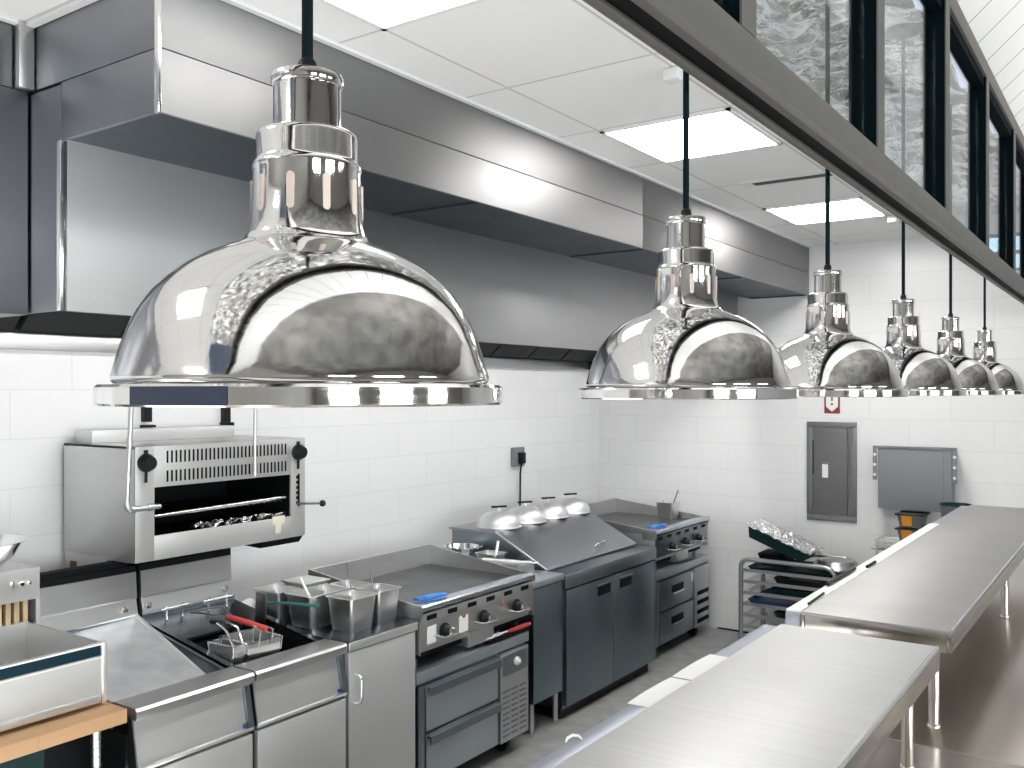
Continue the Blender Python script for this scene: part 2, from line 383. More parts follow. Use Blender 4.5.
for a, b_ in zip(ym, ym[1:]):
    obj('pane', MB().box(-0.590, -0.584, a, b_ - 0.068, 2.604, 3.30), M['glass'], w1)
    obj('bead', MB().box(FB + 0.012, FX - 0.012, a, b_ - 0.068, 3.262, 3.30), M['frame_side'], w1)

# ---------------------------------------------------------------- ceiling lights
M['light_near'] = plain('light_diffuser_near', (1, 1, 1), 0.6, 0, (1.0, 0.985, 0.96), 4.6)
def ceiling_light(x0, x1, y0, y1, label, n):
    t = thing('ceiling_light', label, 'light', ((x0 + x1) / 2, (y0 + y1) / 2, ZC), 'flat square panels in the tile ceiling')
    f = MB(); fz0, fz1, w = ZC - 0.010, ZC - 0.001, 0.018
    f.box(x0, x1, y0, y0 + w, fz0, fz1).box(x0, x1, y1 - w, y1, fz0, fz1).box(x0, x0 + w, y0, y1, fz0, fz1).box(x1 - w, x1, y0, y1, fz0, fz1)
    obj('frame', f, M['white_metal'], t)
    obj('diffuser', MB().box(x0 + w, x1 - w, y0 + w, y1 - w, ZC - 0.008, ZC - 0.002), M['light_near' if n in (1, 4) else 'light'], t)
ceiling_light(-2.0, -1.40, 1.48, 2.155, 'square ceiling light cut off by the top of the picture beside the hood', 1)
ceiling_light(-2.0, -1.40, 3.55, 4.20, 'glowing square ceiling light panel behind the second pendant cord', 2)
ceiling_light(-2.0, -1.40, 5.63, 6.28, 'farthest glowing square ceiling panel beyond the slot vent', 3)
ceiling_light(-2.0, -1.40, -0.60, 0.08, 'square ceiling light above the near end of the kitchen', 4)
ceiling_light(-2.0, -1.40, -2.70, -2.02, 'square ceiling light at the rear of the kitchen', 5)
v = thing('ceiling_vent', 'slot air vent in the ceiling with a dark slit near the farthest light', 'vent', (-1.6, 4.93, ZC))
obj('frame', MB().box(-1.86, -1.36, 4.86, 5.00, ZC - 0.006, ZC - 0.001), M['white_metal'], v)
obj('slot', MB().box(-1.80, -1.38, 4.90, 4.955, ZC - 0.009, ZC - 0.005), M['vent_dark'], v)
for (x, y, lb) in ((-1.40, 3.02, 'small white ceiling sensor by the second pendant cord'), (-1.385, 6.36, 'small white ceiling sensor by the fourth pendant cord')):
    tag(obj('ceiling_sensor', MB().box(x - 0.03, x + 0.03, y - 0.03, y + 0.03, ZC - 0.045, ZC - 0.001, 0.006), M['white_metal']), lb, 'sensor')

# ---------------------------------------------------------------- extraction hoods
h = thing('extraction_hood', 'long brushed steel extraction hood over the cooking line', 'hood', (-3.4, 4.3, 2.25))
hy0, hy1 = 1.505, 7.10
obj('front_panel', MB().box(-2.745, -2.73, hy0, hy1, 2.25, 2.78, 0.002), M['hood_panel'], h)
obj('side_panel', MB().box(-4.14, -2.7305, hy0, hy0 + 0.015, 2.25, 2.94, 0.002), M['hood_v'], h, label='dark steel end panel')
obj('side_panel', MB().box(-4.14, -2.745, hy1 - 0.015, hy1, 2.25, 2.94, 0.002), M['hood_v'], h)
obj('edge_trim', MB().box(-2.752, -2.7285, hy0 - 0.003, hy0 + 0.02, 2.25, 2.77, 0.002), M['chrome_plain'], h)
obj('inner_lining', MB().box(-4.125, -4.10, hy0 + 0.016, hy1 - 0.016, 2.262, 2.74).box(-4.10, -2.747, hy0 + 0.016, hy1 - 0.016, 2.72, 2.74).box(-2.79, -2.747, hy0 + 0.016, hy1 - 0.016, 2.252, 2.258), M['lining'], h)
fb = MB()
for k in range(11):
    y = hy0 + 0.05 + k * 0.5; fb.hexa([(-4.09, y, 2.28), (-4.06, y, 2.27), (-4.06, y + 0.47, 2.27), (-4.09, y + 0.47, 2.28), (-3.60, y, 2.70), (-3.57, y, 2.69), (-3.57, y + 0.47, 2.69), (-3.60, y + 0.47, 2.70)])
obj('grease_filter', fb, M['lining'], h)
for k in range(3):
    y = 2.5 + 1.8 * k
    obj('hood_light', MB().box(-2.93, -2.79, y - 0.8, y + 0.8, 2.66, 2.72, 0.01), M['hood_lamp'], h)
obj('rear_gutter', MB().box(-4.147, -4.10, hy0, hy1, 2.19, 2.262, 0.003), M['steel_h'], h)
obj('drip_cup', MB().box(-4.14, -3.98, hy1 - 0.05, hy1 + 0.05, 2.20, 2.27, 0.004), M['black'], h)
p = thing('supply_plenum', 'stepped steel plenum box along the ceiling in front of the hood', 'plenum', (-2.5, 4.4, 2.77))
ycuts = [1.505, 4.426, 7.34]
for a, b_ in zip(ycuts, ycuts[1:]):
    obj('upper_panel', MB().box(-2.245, -2.23, a + 0.001, b_ - 0.001, 2.949, ZC - 0.002, 0.0015), M['hood'], p)
    obj('lower_panel', MB().box(-2.245, -2.23, a + 0.001, b_ - 0.001, 2.77, 2.946, 0.0015), M['hood'], p)
obj('end_panel', MB().box(-2.905, -2.2465, 1.505, 1.52, 2.949, ZC - 0.002, 0.0015).box(-2.728, -2.2465, 1.505, 1.52, 2.77, 2.946, 0.0015), M['hood_v'], p)
obj('corner_strip', MB().box(-2.2475, -2.2285, 1.5015, 1.512, 2.768, ZC - 0.002, 0.002), M['chrome_plain'], p)
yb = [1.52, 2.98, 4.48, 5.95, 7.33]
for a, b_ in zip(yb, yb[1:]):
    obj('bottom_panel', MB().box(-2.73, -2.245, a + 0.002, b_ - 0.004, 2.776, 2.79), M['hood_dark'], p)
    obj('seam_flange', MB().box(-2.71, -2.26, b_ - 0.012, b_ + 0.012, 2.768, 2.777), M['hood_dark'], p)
obj('corner_post', MB().box(-2.915, -2.88, 1.455, 1.503, 2.949, ZC - 0.002, 0.002), M['steel'], p)
h2 = thing('extraction_hood', 'second steel extraction hood cut off by the picture edge beside the stepped plenum', 'hood', (-3.5, -0.2, 2.25))
obj('front_panel', MB().box(-2.925, -2.91, -1.6, 1.498, 2.243, 2.946, 0.002), M['hood_v'], h2)
obj('upper_panel', MB().box(-2.925, -2.912, -1.6, 1.45, 2.949, ZC - 0.002, 0.0015), M['hood_v'], h2)
obj('side_panel', MB().box(-4.14, -2.926, 1.483, 1.498, 2.243, 2.946, 0.002), M['hood_v'], h2)
obj('underside', MB().box(-4.12, -2.925, -1.6, 1.483, 2.262, 2.28), M['steel_light'], h2)

# ---------------------------------------------------------------- pendant lamps
def make_lamp():
    t = thing('pendant_lamp', '', 'lamp', (0, 0, 1.988), 'row of chrome pendant lamps over the pass')
    B = 1.988
    k = 0.935
    rim = [(0.172, 0.018), (0.1960 * k + 0.004, 0.0185), (0.1985 * k + 0.004, 0.016), (0.1985 * k + 0.004, 0.002), (0.1965 * k + 0.004, 0.0), (0.176, 0.0), (0.172, 0.004)]
    # dome: outside up, then inside down
    out = [(0.1735, 0.0195), (0.1768, 0.0225), (0.1765, 0.026), (0.1735, 0.036), (0.170, 0.050), (0.163, 0.071), (0.155, 0.089), (0.1435, 0.107), (0.131, 0.1205), (0.116, 0.1335), (0.098, 0.1450), (0.080, 0.1535), (0.066, 0.1590), (0.0605, 0.1625), (0.0580, 0.168)]
    ins = [(0.0560, 0.166), (0.064, 0.157), (0.0965, 0.1425), (0.129, 0.1185), (0.153, 0.0875), (0.168, 0.049), (0.1715, 0.0195)]
    out = [(r, z if z < 0.03 else 0.03 + (z - 0.03) * 0.955) for r, z in out]; ins = [(r, z if z < 0.03 else 0.03 + (z - 0.03) * 0.955) for r, z in ins]
    shade = obj('lamp_shade', MB().lathe(out + ins + [out[0]], (0, 0, B), 128), M['chrome'], t, 60)
    obj('rim_band', MB().lathe(rim + [rim[0]], (0, 0, B), 128), M['chrome'], t, 40)
    neck = [(0.0575, 0.166), (0.0560, 0.172), (0.0535, 0.182), (0.0528, 0.200), (0.0510, 0.236), (0.0518, 0.239), (0.0522, 0.2415), (0.0518, 0.244), (0.0495, 0.2465), (0.0485, 0.250), (0.0485, 0.273), (0.0475, 0.2765), (0.0450, 0.2785), (0.034, 0.279), (0.030, 0.270)]
    zn = lambda z: 0.158 + (z - 0.166) * 0.925
    neck = [(r, zn(z)) for r, z in neck]
    nk = obj('neck', MB().lathe(neck, (0, 0, B), 96), M['chrome'], t, 40)
    for i in range(10):
        a = 2 * PI * (i + 0.35) / 10
        R = Matrix.Rotation(a, 3, 'Z')
        pr = []
        for q in range(13):
            s = PI * q / 12
            pr.append((0.0035 * math.cos(s), 0.211 + 0.0035 * math.sin(s)))
        for q in range(13):
            s = PI + PI * q / 12
            pr.append((0.0035 * math.cos(s), 0.184 + 0.0035 * math.sin(s)))
        sub = MB().poly([(y, z + B) for y, z in pr], 'x', 0.0500, 0.0535)
        for vtx in sub.bm.verts: vtx.co = R @ vtx.co
        obj('vent_slot', sub, M['slot'], nk)
    obj('socket_cap', MB().lathe([(0.0325, 0.261), (0.0325, 0.306), (0.0318, 0.3065), (0.0335, 0.3075), (0.0347, 0.3095), (0.0347, 0.3165), (0.0335, 0.3185), (0.018, 0.3205), (0.009, 0.322), (0, 0.322)], (0, 0, B), 72), M['chrome'], t, 40)
    cd = obj('cord', MB().tube([(0, 0, B + 0.322), (0, 0, B + 0.8), (0, 0, 3.205)], 0.0056, 12), M['cord'], t)
    obj('strain_relief', MB().lathe([(0.0092, 0.321), (0.0092, 0.331), (0.007, 0.335), (0.0056, 0.336)], (0, 0, B), 24), M['black'], cd)
    obj('ceiling_canopy', MB().lathe([(0.055, 0), (0.055, -0.012), (0.045, -0.02), (0.008, -0.026), (0, -0.026)], (0, 0, 3.205), 32), M['frame'], t)
    bulb = [(0.0, 0.055), (0.018, 0.058), (0.030, 0.072), (0.033, 0.088), (0.028, 0.108), (0.018, 0.128), (0.016, 0.165)]
    obj('bulb', MB().lathe(bulb, (0, 0, B), 32), M['bulb'], t)
    return t
M['slot'] = plain('pale_slot', (0.62, 0.52, 0.47), 0.6)
M['bulb'] = plain('unlit_bulb', (0.75, 0.74, 0.70), 0.35)
lamp = make_lamp()
lamp_y = [0.616, 1.501, 2.366, 3.236, 4.115, 5.06]
lamp_lb = ['largest polished chrome pendant lamp with a blue grey label on its rim',
           'second chrome pendant lamp in the row with a dark label on its rim',
           'third chrome pendant lamp in the row, just behind the second',
           'fourth chrome pendant lamp in the row hanging on a black cord',
           'fifth chrome pendant lamp in the row, last but one',
           'sixth and smallest looking chrome pendant lamp at the end of the row']
for i, (y, lb) in enumerate(zip(lamp_y, lamp_lb)):
    o = lamp if i == 0 else copy_tree(lamp)
    o.location = (-0.672, y, 1.988); o['label'] = lb; o.rotation_euler = (0, 0, 0.7 * i)
def rim_reflection(parent, a0, a1, mat, label):  # curved strip that paints a dark reflection onto a lamp rim
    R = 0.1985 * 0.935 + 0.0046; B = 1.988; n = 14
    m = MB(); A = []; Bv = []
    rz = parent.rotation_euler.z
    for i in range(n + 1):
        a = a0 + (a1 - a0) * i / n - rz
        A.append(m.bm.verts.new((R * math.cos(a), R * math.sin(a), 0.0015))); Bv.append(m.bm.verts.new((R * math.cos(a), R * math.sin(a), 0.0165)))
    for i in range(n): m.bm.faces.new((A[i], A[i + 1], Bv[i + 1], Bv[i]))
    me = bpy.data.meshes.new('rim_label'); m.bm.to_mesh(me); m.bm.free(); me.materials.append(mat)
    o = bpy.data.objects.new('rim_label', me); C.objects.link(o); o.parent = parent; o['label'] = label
lamps = [o for o in bpy.data.objects if o.name.startswith('pendant_lamp')]
lamps.sort(key=lambda o: o.location.y)
# angle towards the camera from lamp 1, then offset along the rim
def toward(o, off):
    return math.atan2(-o.location.y, -o.location.x) + off
rim_reflection(lamps[0], toward(lamps[0], -0.82), toward(lamps[0], -0.32), M['rim_label'], 'flat blue grey label strip')
rim_reflection(lamps[1], toward(lamps[1], 0.62), toward(lamps[1], 1.25), M['panel_door'], 'dark grey label strip')

# ---------------------------------------------------------------- pass shelves and counters
def pass_shelf(y0, y1, label, legs, near):
    t = thing('pass_shelf', label, 'shelf', (-0.695, (y0 + y1) / 2, 1.0), 'stainless shelves over the pass counter')
    x0, x1 = -0.915, -0.475
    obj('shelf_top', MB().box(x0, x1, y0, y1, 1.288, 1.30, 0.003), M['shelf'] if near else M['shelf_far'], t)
    a = MB(); a.box(x1 - 0.012, x1 - 0.0005, y0 + 0.001, y1 - 0.001, 1.235, 1.2885, 0.0015).box(x0 + 0.0005, x0 + 0.012, y0 + 0.001, y1 - 0.001, 1.235, 1.2885, 0.0015)
    a.box(x0 + 0.012, x1 - 0.012, y0 + 0.0005, y0 + 0.012, 1.235, 1.2885, 0.0015).box(x0 + 0.012, x1 - 0.012, y1 - 0.012, y1 - 0.0005, 1.235, 1.2885, 0.0015)
    a.box(x0 + 0.012, x1 - 0.012, y0 + 0.012, y1 - 0.012, 1.268, 1.284)
    obj('apron', a, M['shelf_edge'], t)
    obj('edge_bead', MB().tube([(x1 - 0.004, y0 + 0.004, 1.2995), (x1 - 0.004, y1 - 0.004, 1.2995)], 0.003, 8), M['chrome_plain'], t)
    for y in legs:
        for x in (-0.53, -0.862):
            l = obj('leg', MB().tube([(x, y, 1.0), (x, y, 1.284)], 0.016, 20), M['chrome_leg'], t)
            obj('foot', MB().lathe([(0.0, 0.0), (0.019, 0.0), (0.019, 0.006), (0.016, 0.010)], (x, y, 1.0), 20), M['chrome_leg'], l)
    r = MB()
    r.box(x0 - 0.052, x0 - 0.001, y0 + 0.003, y1 - 0.003, 1.236 if not near else 1.262, 1.292, 0.004)
    obj('ticket_rail', r, M['rail'], t, label='pale metal ticket rail along the kitchen edge')
    return t
M['chrome_leg'] = plain('leg_steel', (0.62, 0.61, 0.59), 0.2, 1.0)
M['rail'] = plain('rail_aluminium', (0.34, 0.36, 0.41), 0.45, 0.6)
pass_shelf(0.75, 2.735, 'near stainless pass shelf running out of the bottom of the picture', (2.60, 1.75, 0.95), True)
pass_shelf(2.926, 6.29, 'far stainless pass shelf reaching towards the grey wall enclosure', (2.965, 4.6, 6.2), False)
for (y0, y1, lb) in ((-1.2, 2.788, 'polished steel counter under the near pass shelf, before the joint'), (2.791, 7.0, 'polished steel counter under the far pass shelf, beyond the joint')):
    t = thing('pass_counter', lb, 'counter', (-0.42, (y0 + y1) / 2, 0))
    obj('worktop', MB().box(-0.95, 0.12, y0, y1, 0.955, 1.0, 0.003), M['counter'], t)
    obj('cabinet_body', MB().box(-0.90, 0.0, y0 + 0.003, y1 - 0.003, 0.10, 0.955), M['counter_side'], t)
    obj('kick_plate', MB().box(-0.85, -0.05, y0 + 0.01, y1 - 0.01, 0, 0.10), M['black'], t)
# tickets on the rails; black rods added in place of dark gaps
for y0, y1, rz, lb in ((1.853, 2.083, 0.0, 'white paper ticket on the near rail, nearer of two'), (2.092, 2.328, 0.02, 'white paper ticket on the near rail, farther of two')):
    m = MB(); n = 8; A = []
    for i in range(n + 1):
        y = y0 + (y1 - y0) * i / n; z = 1.2935 + 0.003 * math.sin(i / n * PI) + (0.004 * (1 - i) if i < 2 else 0) * 0
        A.append((m.bm.verts.new((-0.974 + rz * (y - y0) * 0.3, y, z)), m.bm.verts.new((-0.917, y, z + 0.0005))))
    for a, b_ in zip(A, A[1:]): m.bm.faces.new((a[0], a[1], b_[1], b_[0]))
    tag(obj('order_ticket', m, M['white'], loc=(-0.945, (y0 + y1) / 2, 1.2925)), lb, 'ticket', 'paper tickets on the near rail')
for y0, y1, lb in ((2.935, 3.39, 'white paper strip on the far rail, nearest of three'), (3.395, 4.05, 'white paper strip on the far rail between the other two'), (4.055, 5.3, 'longest white paper strip, on the far end of the far rail')):
    tag(obj('paper_strip', MB().box(-0.965, -0.9165, y0, y1, 1.2925, 1.2985), M['white'], loc=(-0.94, y0, 1.2925)), lb, 'paper')
for pts, r, lb in (([(-0.955, 3.36, 1.306), (-0.953, 3.72, 1.306)], 0.0075, 'black marker pen lying on the far ticket rail'), ([(-0.922, 3.03, 1.303), (-0.928, 3.22, 1.303)], 0.004, 'thin black pen at the near end of the far ticket rail'), ([(-0.925, 3.80, 1.304), (-0.925, 3.93, 1.304)], 0.006, 'short black pen stub on the far ticket rail'), ):
    o = obj('marker_pen', MB().tube(pts, r, 10), M['black'], loc=pts[0]); tag(o, lb, 'pen')
m = MB().tube([(-0.966, 1.575, 1.2945), (-0.968, 1.585, 1.299), (-0.965, 1.600, 1.301), (-0.955, 1.606, 1.300), (-0.946, 1.606, 1.2945)], [0.0018, 0.003, 0.003, 0.003, 0.0018], 8)
tag(obj('bag_clip', m, M['white'], loc=(-0.96, 1.59, 1.292)), 'small curved white clip on the near rail', 'clip')

# ---------------------------------------------------------------- cooking line: fryers
def fryer(y0, y1, label, tank):
    xb, xf, lip = -3.65, -2.87, -3.03
    t = thing('fryer', label, 'fryer', ((xb + xf) / 2, (y0 + y1) / 2, 0))
    obj('body', MB().box(xb, xf - 0.066, y0, y1, 0.1, 0.80).box(xb, xb + 0.02, y0, y1, 0.80, 1.02).poly([(xb, 0.8), (lip, 0.8), (lip, 0.885), (xb, 1.0)], 'y', y0, y0 + 0.012).poly([(xb, 0.8), (lip, 0.8), (lip, 0.885), (xb, 1.0)], 'y', y1 - 0.012, y1), M['steel_dark'], t)
    # rolled front nose
    n = [(lip, 0.872), (lip, 0.893), (lip + 0.02, 0.903), (xf - 0.022, 0.905), (xf - 0.008, 0.902), (xf, 0.893), (xf, 0.872), (xf - 0.004, 0.862), (xf - 0.02, 0.862), (xf - 0.03, 0.872)]
    obj('front_nose', MB().poly(n, 'y', y0, y1), M['steel_h'], t, 25)
    c = MB()
    c.hexa([(xf - 0.05, y0 + 0.006, 0.69), (xf - 0.012, y0 + 0.006, 0.69), (xf - 0.012, y1 - 0.03, 0.69), (xf - 0.05, y1 - 0.006, 0.69), (xf - 0.06, y0 + 0.006, 0.865), (xf - 0.045, y0 + 0.006, 0.865), (xf - 0.045, y1 - 0.03, 0.865), (xf - 0.06, y1 - 0.006, 0.865)])
    obj('control_panel', c, M['front_light'], t, 0)
    for ya, yc in ((y1 - 0.028, y1 - 0.002), (y0, y0 + 0.006)):
        obj('panel_cheek', MB().poly([(xf - 0.05, 0.69), (xf, 0.69), (xf, 0.70), (xf - 0.03, 0.865), (xf - 0.05, 0.865)], 'y', ya, yc), M['steel_dark'], t, 0)
    obj('panel_ledge', MB().box(xf - 0.04, xf + 0.002, y0 + 0.004, y1 - 0.004, 0.680, 0.694, 0.004), M['steel_light'], t)
    obj('indicator', MB().box(xf - 0.02, xf - 0.006, y1 - 0.045, y1 - 0.033, 0.698, 0.712, 0.002), M['blue_tray'], t)
    obj('door', MB().box(xf - 0.03, xf, y0 + 0.008, y1 - 0.008, 0.13, 0.668, 0.004), M['front'], t)
    for yy in (y0 + 0.05, y1 - 0.05):
        for xx in (xb + 0.08, xf - 0.1):
            obj('foot', MB().tube([(xx, yy, 0), (xx, yy, 0.1)], 0.02, 12), M['black'], t)
    s = MB().poly([(xb - 0.012, 0.99), (xb + 0.004, 0.99), (xb + 0.012, 1.03), (xb - 0.002, 1.09), (xb + 0.004, 1.10), (xb - 0.004, 1.21), (xb - 0.012, 1.21)], 'y', y0 + 0.006, y1 - 0.006)
    obj('splash_panel', s, M['steel_h'], t, 20)
    obj('flue_riser', MB().box(xb - 0.10, xb - 0.013, y0 + 0.002, y1 - 0.002, 0.1, 1.235).box(xb - 0.085, xb - 0.03, y0 + 0.03, y1 - 0.03, 1.235, 1.26), M['void'], t)
    for yy in ((y1 - 0.07,) if not tank else (y0 + 0.035, y1 - 0.05)):
        obj('button', MB().lathe([(0.018, 0.0), (0.018, 0.008), (0.013, 0.014), (0, 0.016)], (xb + 0.006, yy, 1.058), 18, 'x'), M['chrome_plain'], t)
    if not tank:
        # sloping dump pan with raised tapered sides
        A = [(lip, y0 + 0.01, 0.893), (lip, y1 - 0.115, 0.893), (xb + 0.005, y1 - 0.012, 1.022), (xb + 0.005, y0 + 0.01, 1.005)]
        obj('dump_pan', MB().hexa([(q[0], q[1], q[2] - 0.012) for q in A] + A), M['pan_deck'], t, 0)
        obj('pan_ridge', MB().tube([A[1], A[2]], 0.009, 8).tube([A[2], A[3]], 0.010, 8).tube([A[3], A[0]], 0.006, 8), M['steel_light'], t)
        B_ = [(lip, y1 - 0.13, 0.878), (lip, y1, 0.878), (xb + 0.005, y1, 1.0), (xb + 0.005, y1 - 0.03, 1.0)]
        obj('side_deck', MB().hexa([(q[0], q[1], q[2] - 0.012) for q in B_] + B_), M['top_dark'], t, 0)
    else:
        tx0, tx1, ty0, ty1 = -3.36, -3.035, y0 + 0.03, y1 - 0.03
        zf = lambda x: 0.893 + (lip - x) / (lip - xb) * 0.11
        d = MB()
        for (xa, xc, ya, yc) in ((xb, tx0, y0, y1), (tx0, tx1, y0, ty0), (tx0, tx1, ty1, y1), (tx1, lip + 0.002, y0, y1)):
            d.hexa([(xa, ya, zf(xa) - 0.012), (xc, ya, zf(xc) - 0.012), (xc, yc, zf(xc) - 0.012), (xa, yc, zf(xa) - 0.012), (xa, ya, zf(xa)), (xc, ya, zf(xc)), (xc, yc, zf(xc)), (xa, yc, zf(xa))])
        obj('sloped_deck', d, M['top_dark'], t, 0)
        w = MB()
        w.box(tx0 - 0.01, tx0, ty0, ty1, 0.68, 0.92).box(tx1, tx1 + 0.003, ty0, ty1, 0.68, 0.885).box(tx0, tx1, ty0 - 0.008, ty0, 0.68, 0.885).box(tx0, tx1, ty1, ty1 + 0.008, 0.68, 0.885)
        obj('tank', w, M['void'], t)
        obj('oil', MB().box(tx0, tx1, ty0, ty1, 0.68, 0.80), M['oil'], t)
        for (xx, ya, yc) in ((-3.615, y0 + 0.06, y0 + 0.2), (-3.60, y0 + 0.27, y0 + 0.43)):
            hk = MB().tube([(xx + 0.03, ya, 1.035), (xx + 0.03, yc, 1.035)], 0.008, 10)
            for yy in (ya + 0.03, yc - 0.03): hk.tube([(xx + 0.03, yy, 0.99), (xx + 0.03, yy, 1.05)], 0.006, 8)
            obj('basket_hanger', hk, M['chrome_plain'], t)
    return t
fryer(1.85, 2.358, 'steel fry dump station with a sloping pan beside the butcher block table', False)
fryer(2.368, 2.862, 'steel deep fryer with open oil tank holding the fry baskets', True)

# fry baskets: wire boxes
def mesh_mat():
    m, nt, b = new_mat('wire_mesh'); N, L = nt.nodes, nt.links
    b.inputs['Metallic'].default_value = 1; b.inputs['Base Color'].default_value = (0.62, 0.62, 0.62, 1); b.inputs['Roughness'].default_value = 0.3
    tc = N.new('ShaderNodeTexCoord'); sp = N.new('ShaderNodeSeparateXYZ'); L.new(tc.outputs['Object'], sp.inputs[0])
    outs = []
    for ax in 'XYZ':
        mu = N.new('ShaderNodeMath'); mu.operation = 'MULTIPLY'; mu.inputs[1].default_value = 110; L.new(sp.outputs[ax], mu.inputs[0])
        fr = N.new('ShaderNodeMath'); fr.operation = 'FRACT'; L.new(mu.outputs[0], fr.inputs[0])
        lt = N.new('ShaderNodeMath'); lt.operation = 'LESS_THAN'; lt.inputs[1].default_value = 0.30; L.new(fr.outputs[0], lt.inputs[0]); outs.append(lt)
    mx = N.new('ShaderNodeMath'); mx.operation = 'MAXIMUM'; L.new(outs[0].outputs[0], mx.inputs[0]); L.new(outs[1].outputs[0], mx.inputs[1])
    mx2 = N.new('ShaderNodeMath'); mx2.operation = 'MAXIMUM'; L.new(mx.outputs[0], mx2.inputs[0]); L.new(outs[2].outputs[0], mx2.inputs[1])
    sc = N.new('ShaderNodeMath'); sc.operation = 'MULTIPLY_ADD'; sc.inputs[1].default_value = 0.55; sc.inputs[2].default_value = 0.4; L.new(mx2.outputs[0], sc.inputs[0])
    L.new(sc.outputs[0], b.inputs['Alpha'])
    return m
M['mesh'] = mesh_mat()
def fry_basket(c, L_, W, H, tilt, label, handle):
    """basket hanging at c (centre of its bottom); long axis along x; handle to the front"""
    t = thing('fry_basket', label, 'basket', c)
    x, y, z = c; a, b_ = L_ / 2, W / 2; tp = 0.86
    def ring(k, zz): return [(x - a * k, y - b_ * k, zz), (x + a * k, y - b_ * k, zz), (x + a * k, y + b_ * k, zz), (x - a * k, y + b_ * k, zz)]
    lo, hi = ring(tp, z), ring(1, z + H)
    m = MB(); v = [m.bm.verts.new(q) for q in lo + hi]
    for f in ((0, 1, 2, 3), (0, 1, 5, 4), (1, 2, 6, 5), (2, 3, 7, 6), (3, 0, 4, 7)): m.bm.faces.new([v[i] for i in f])
    bs = obj('wire_basket', m, M['mesh'], t, 0)
    w = MB().tube(hi, 0.004, 8, True).tube(lo, 0.003, 6, True)
    for p_, q_ in zip(lo, hi): w.tube([p_, q_], 0.0035, 6)
    obj('wire_frame', w, M['chrome_plain'], t)
    hs = MB(); zt = z + H
    if handle == 'red':
        for s in (-1, 1): hs.tube([(x + a, y + s * 0.03, zt - 0.02), (x + a + 0.012, y + s * 0.03, zt + 0.045), (x + a - 0.06, y + s * 0.015, zt + 0.055)], 0.004, 8)
        obj('handle_stem', hs, M['chrome_plain'], t)
        obj('handle', MB().tube([(x - 0.17, y - 0.01, zt + 0.058), (x - 0.15, y - 0.01, zt + 0.058), (x - 0.03, y, zt + 0.054), (x + a - 0.01, y, zt + 0.05), (x + a + 0.01, y, zt + 0.047)], [0.008, 0.012, 0.0125, 0.012, 0.008], 12), M['red'], t, label='red handle grip')
        w2_ = MB().tube([(x - 0.16, y - 0.012, zt + 0.058), (x - 0.25, y - 0.09, zt + 0.075), (x - 0.31, y - 0.10, zt + 0.07), (x - 0.33, y - 0.03, zt + 0.07), (x - 0.30, y + 0.05, zt + 0.07), (x - 0.16, y + 0.01, zt + 0.058)], 0.004, 8)
        obj('wire_bail', w2_, M['chrome_dark'], t)
    else:
        for s in (-1, 1): hs.tube([(x + a * 0.9, y + s * 0.025, zt), (x + a * 0.4, y + s * 0.03, zt + 0.06), (x - a * 0.5, y + s * 0.02, zt + 0.08)], 0.0045, 8)
        obj('handle_stem', hs, M['chrome_plain'], t)
        obj('handle', MB().tube([(x - a * 0.5, y, zt + 0.08), (x - a * 1.3, y, zt + 0.075)], 0.010, 10), M['black'], t)
    if tilt:
        t.rotation_euler = tilt
    return t
M['chrome_dark'] = plain('dark_wire', (0.16, 0.16, 0.165), 0.35, 1.0)
fry_basket((-3.16, 2.575, 0.805), 0.21, 0.17, 0.15, (0, 0, -0.10), 'fry basket with a red handle in the fryer tank', 'red')
fry_basket((-3.14, 2.437, 0.84), 0.15, 0.07, 0.12, (0, 0, 0.05), 'narrow fry basket without a red handle, next to the dump pan', 'wire')

# ---------------------------------------------------------------- cabinet with pans
def pan(name, c, lx, ly, h, label, cat='pan', mat='steel_pan', rotz=0.0, group=None, tp=0.84):
    x, y, z = c
    t = thing(name, label, cat, c, group)
    m = MB(); n = 6
    def rr(k, ax, ay, zz, rad=0.018):
        pts = []
        for (sx, sy, a0) in ((1, 1, 0), (-1, 1, PI / 2), (-1, -1, PI), (1, -1, 3 * PI / 2)):
            for i in range(n + 1):
                a = a0 + PI / 2 * i / n
                pts.append(m.bm.verts.new((x + sx * (ax * k - rad) + rad * math.cos(a), y + sy * (ay * k - rad) + rad * math.sin(a), zz)))
        return pts
    a, b_ = lx / 2, ly / 2
    rings = [rr(1, a + 0.008, b_ + 0.008, z + h - 0.004), rr(1, a + 0.008, b_ + 0.008, z + h), rr(1, a, b_, z + h), rr(1, a - 0.003, b_ - 0.003, z + h - 0.012), rr(tp, a - 0.003, b_ - 0.003, z + 0.008), rr(tp - 0.05, a, b_, z + 0.004)]
    outer = [rr(1, a + 0.008, b_ + 0.008, z + h - 0.004), rr(1, a, b_, z + h - 0.005), rr(tp, a, b_, z + 0.010), rr(tp - 0.04, a, b_, z)]
    for R_ in (rings, outer):
        for A, B in zip(R_, R_[1:]):
            for i in range(len(A)): m.bm.faces.new((A[i], A[(i + 1) % len(A)], B[(i + 1) % len(A)], B[i]))
        m.bm.faces.new(R_[-1])
    bmesh.ops.recalc_face_normals(m.bm, faces=m.bm.faces[:])
    obj('pan_body', m, M[mat], t, 50)
    t.rotation_euler = (0, 0, rotz)
    return t
M['steel_pan'] = steel('pan_steel', (0.74, 0.74, 0.73), 0.30, 'z', 0.01, 0.01, 0, 0.03)
c = thing('base_cabinet', 'steel base cabinet with one door and a bow handle under the hotel pans', 'cabinet', (-3.26, 3.09, 0))
obj('carcass', MB().box(-3.65, -2.90, 2.87, 3.32, 0.1, 0.865), M['steel_dark'], c)
wt = obj('worktop', MB().box(-3.66, -2.870, 2.866, 3.325, 0.868, 0.905, 0.004), M['top_dark'], c)
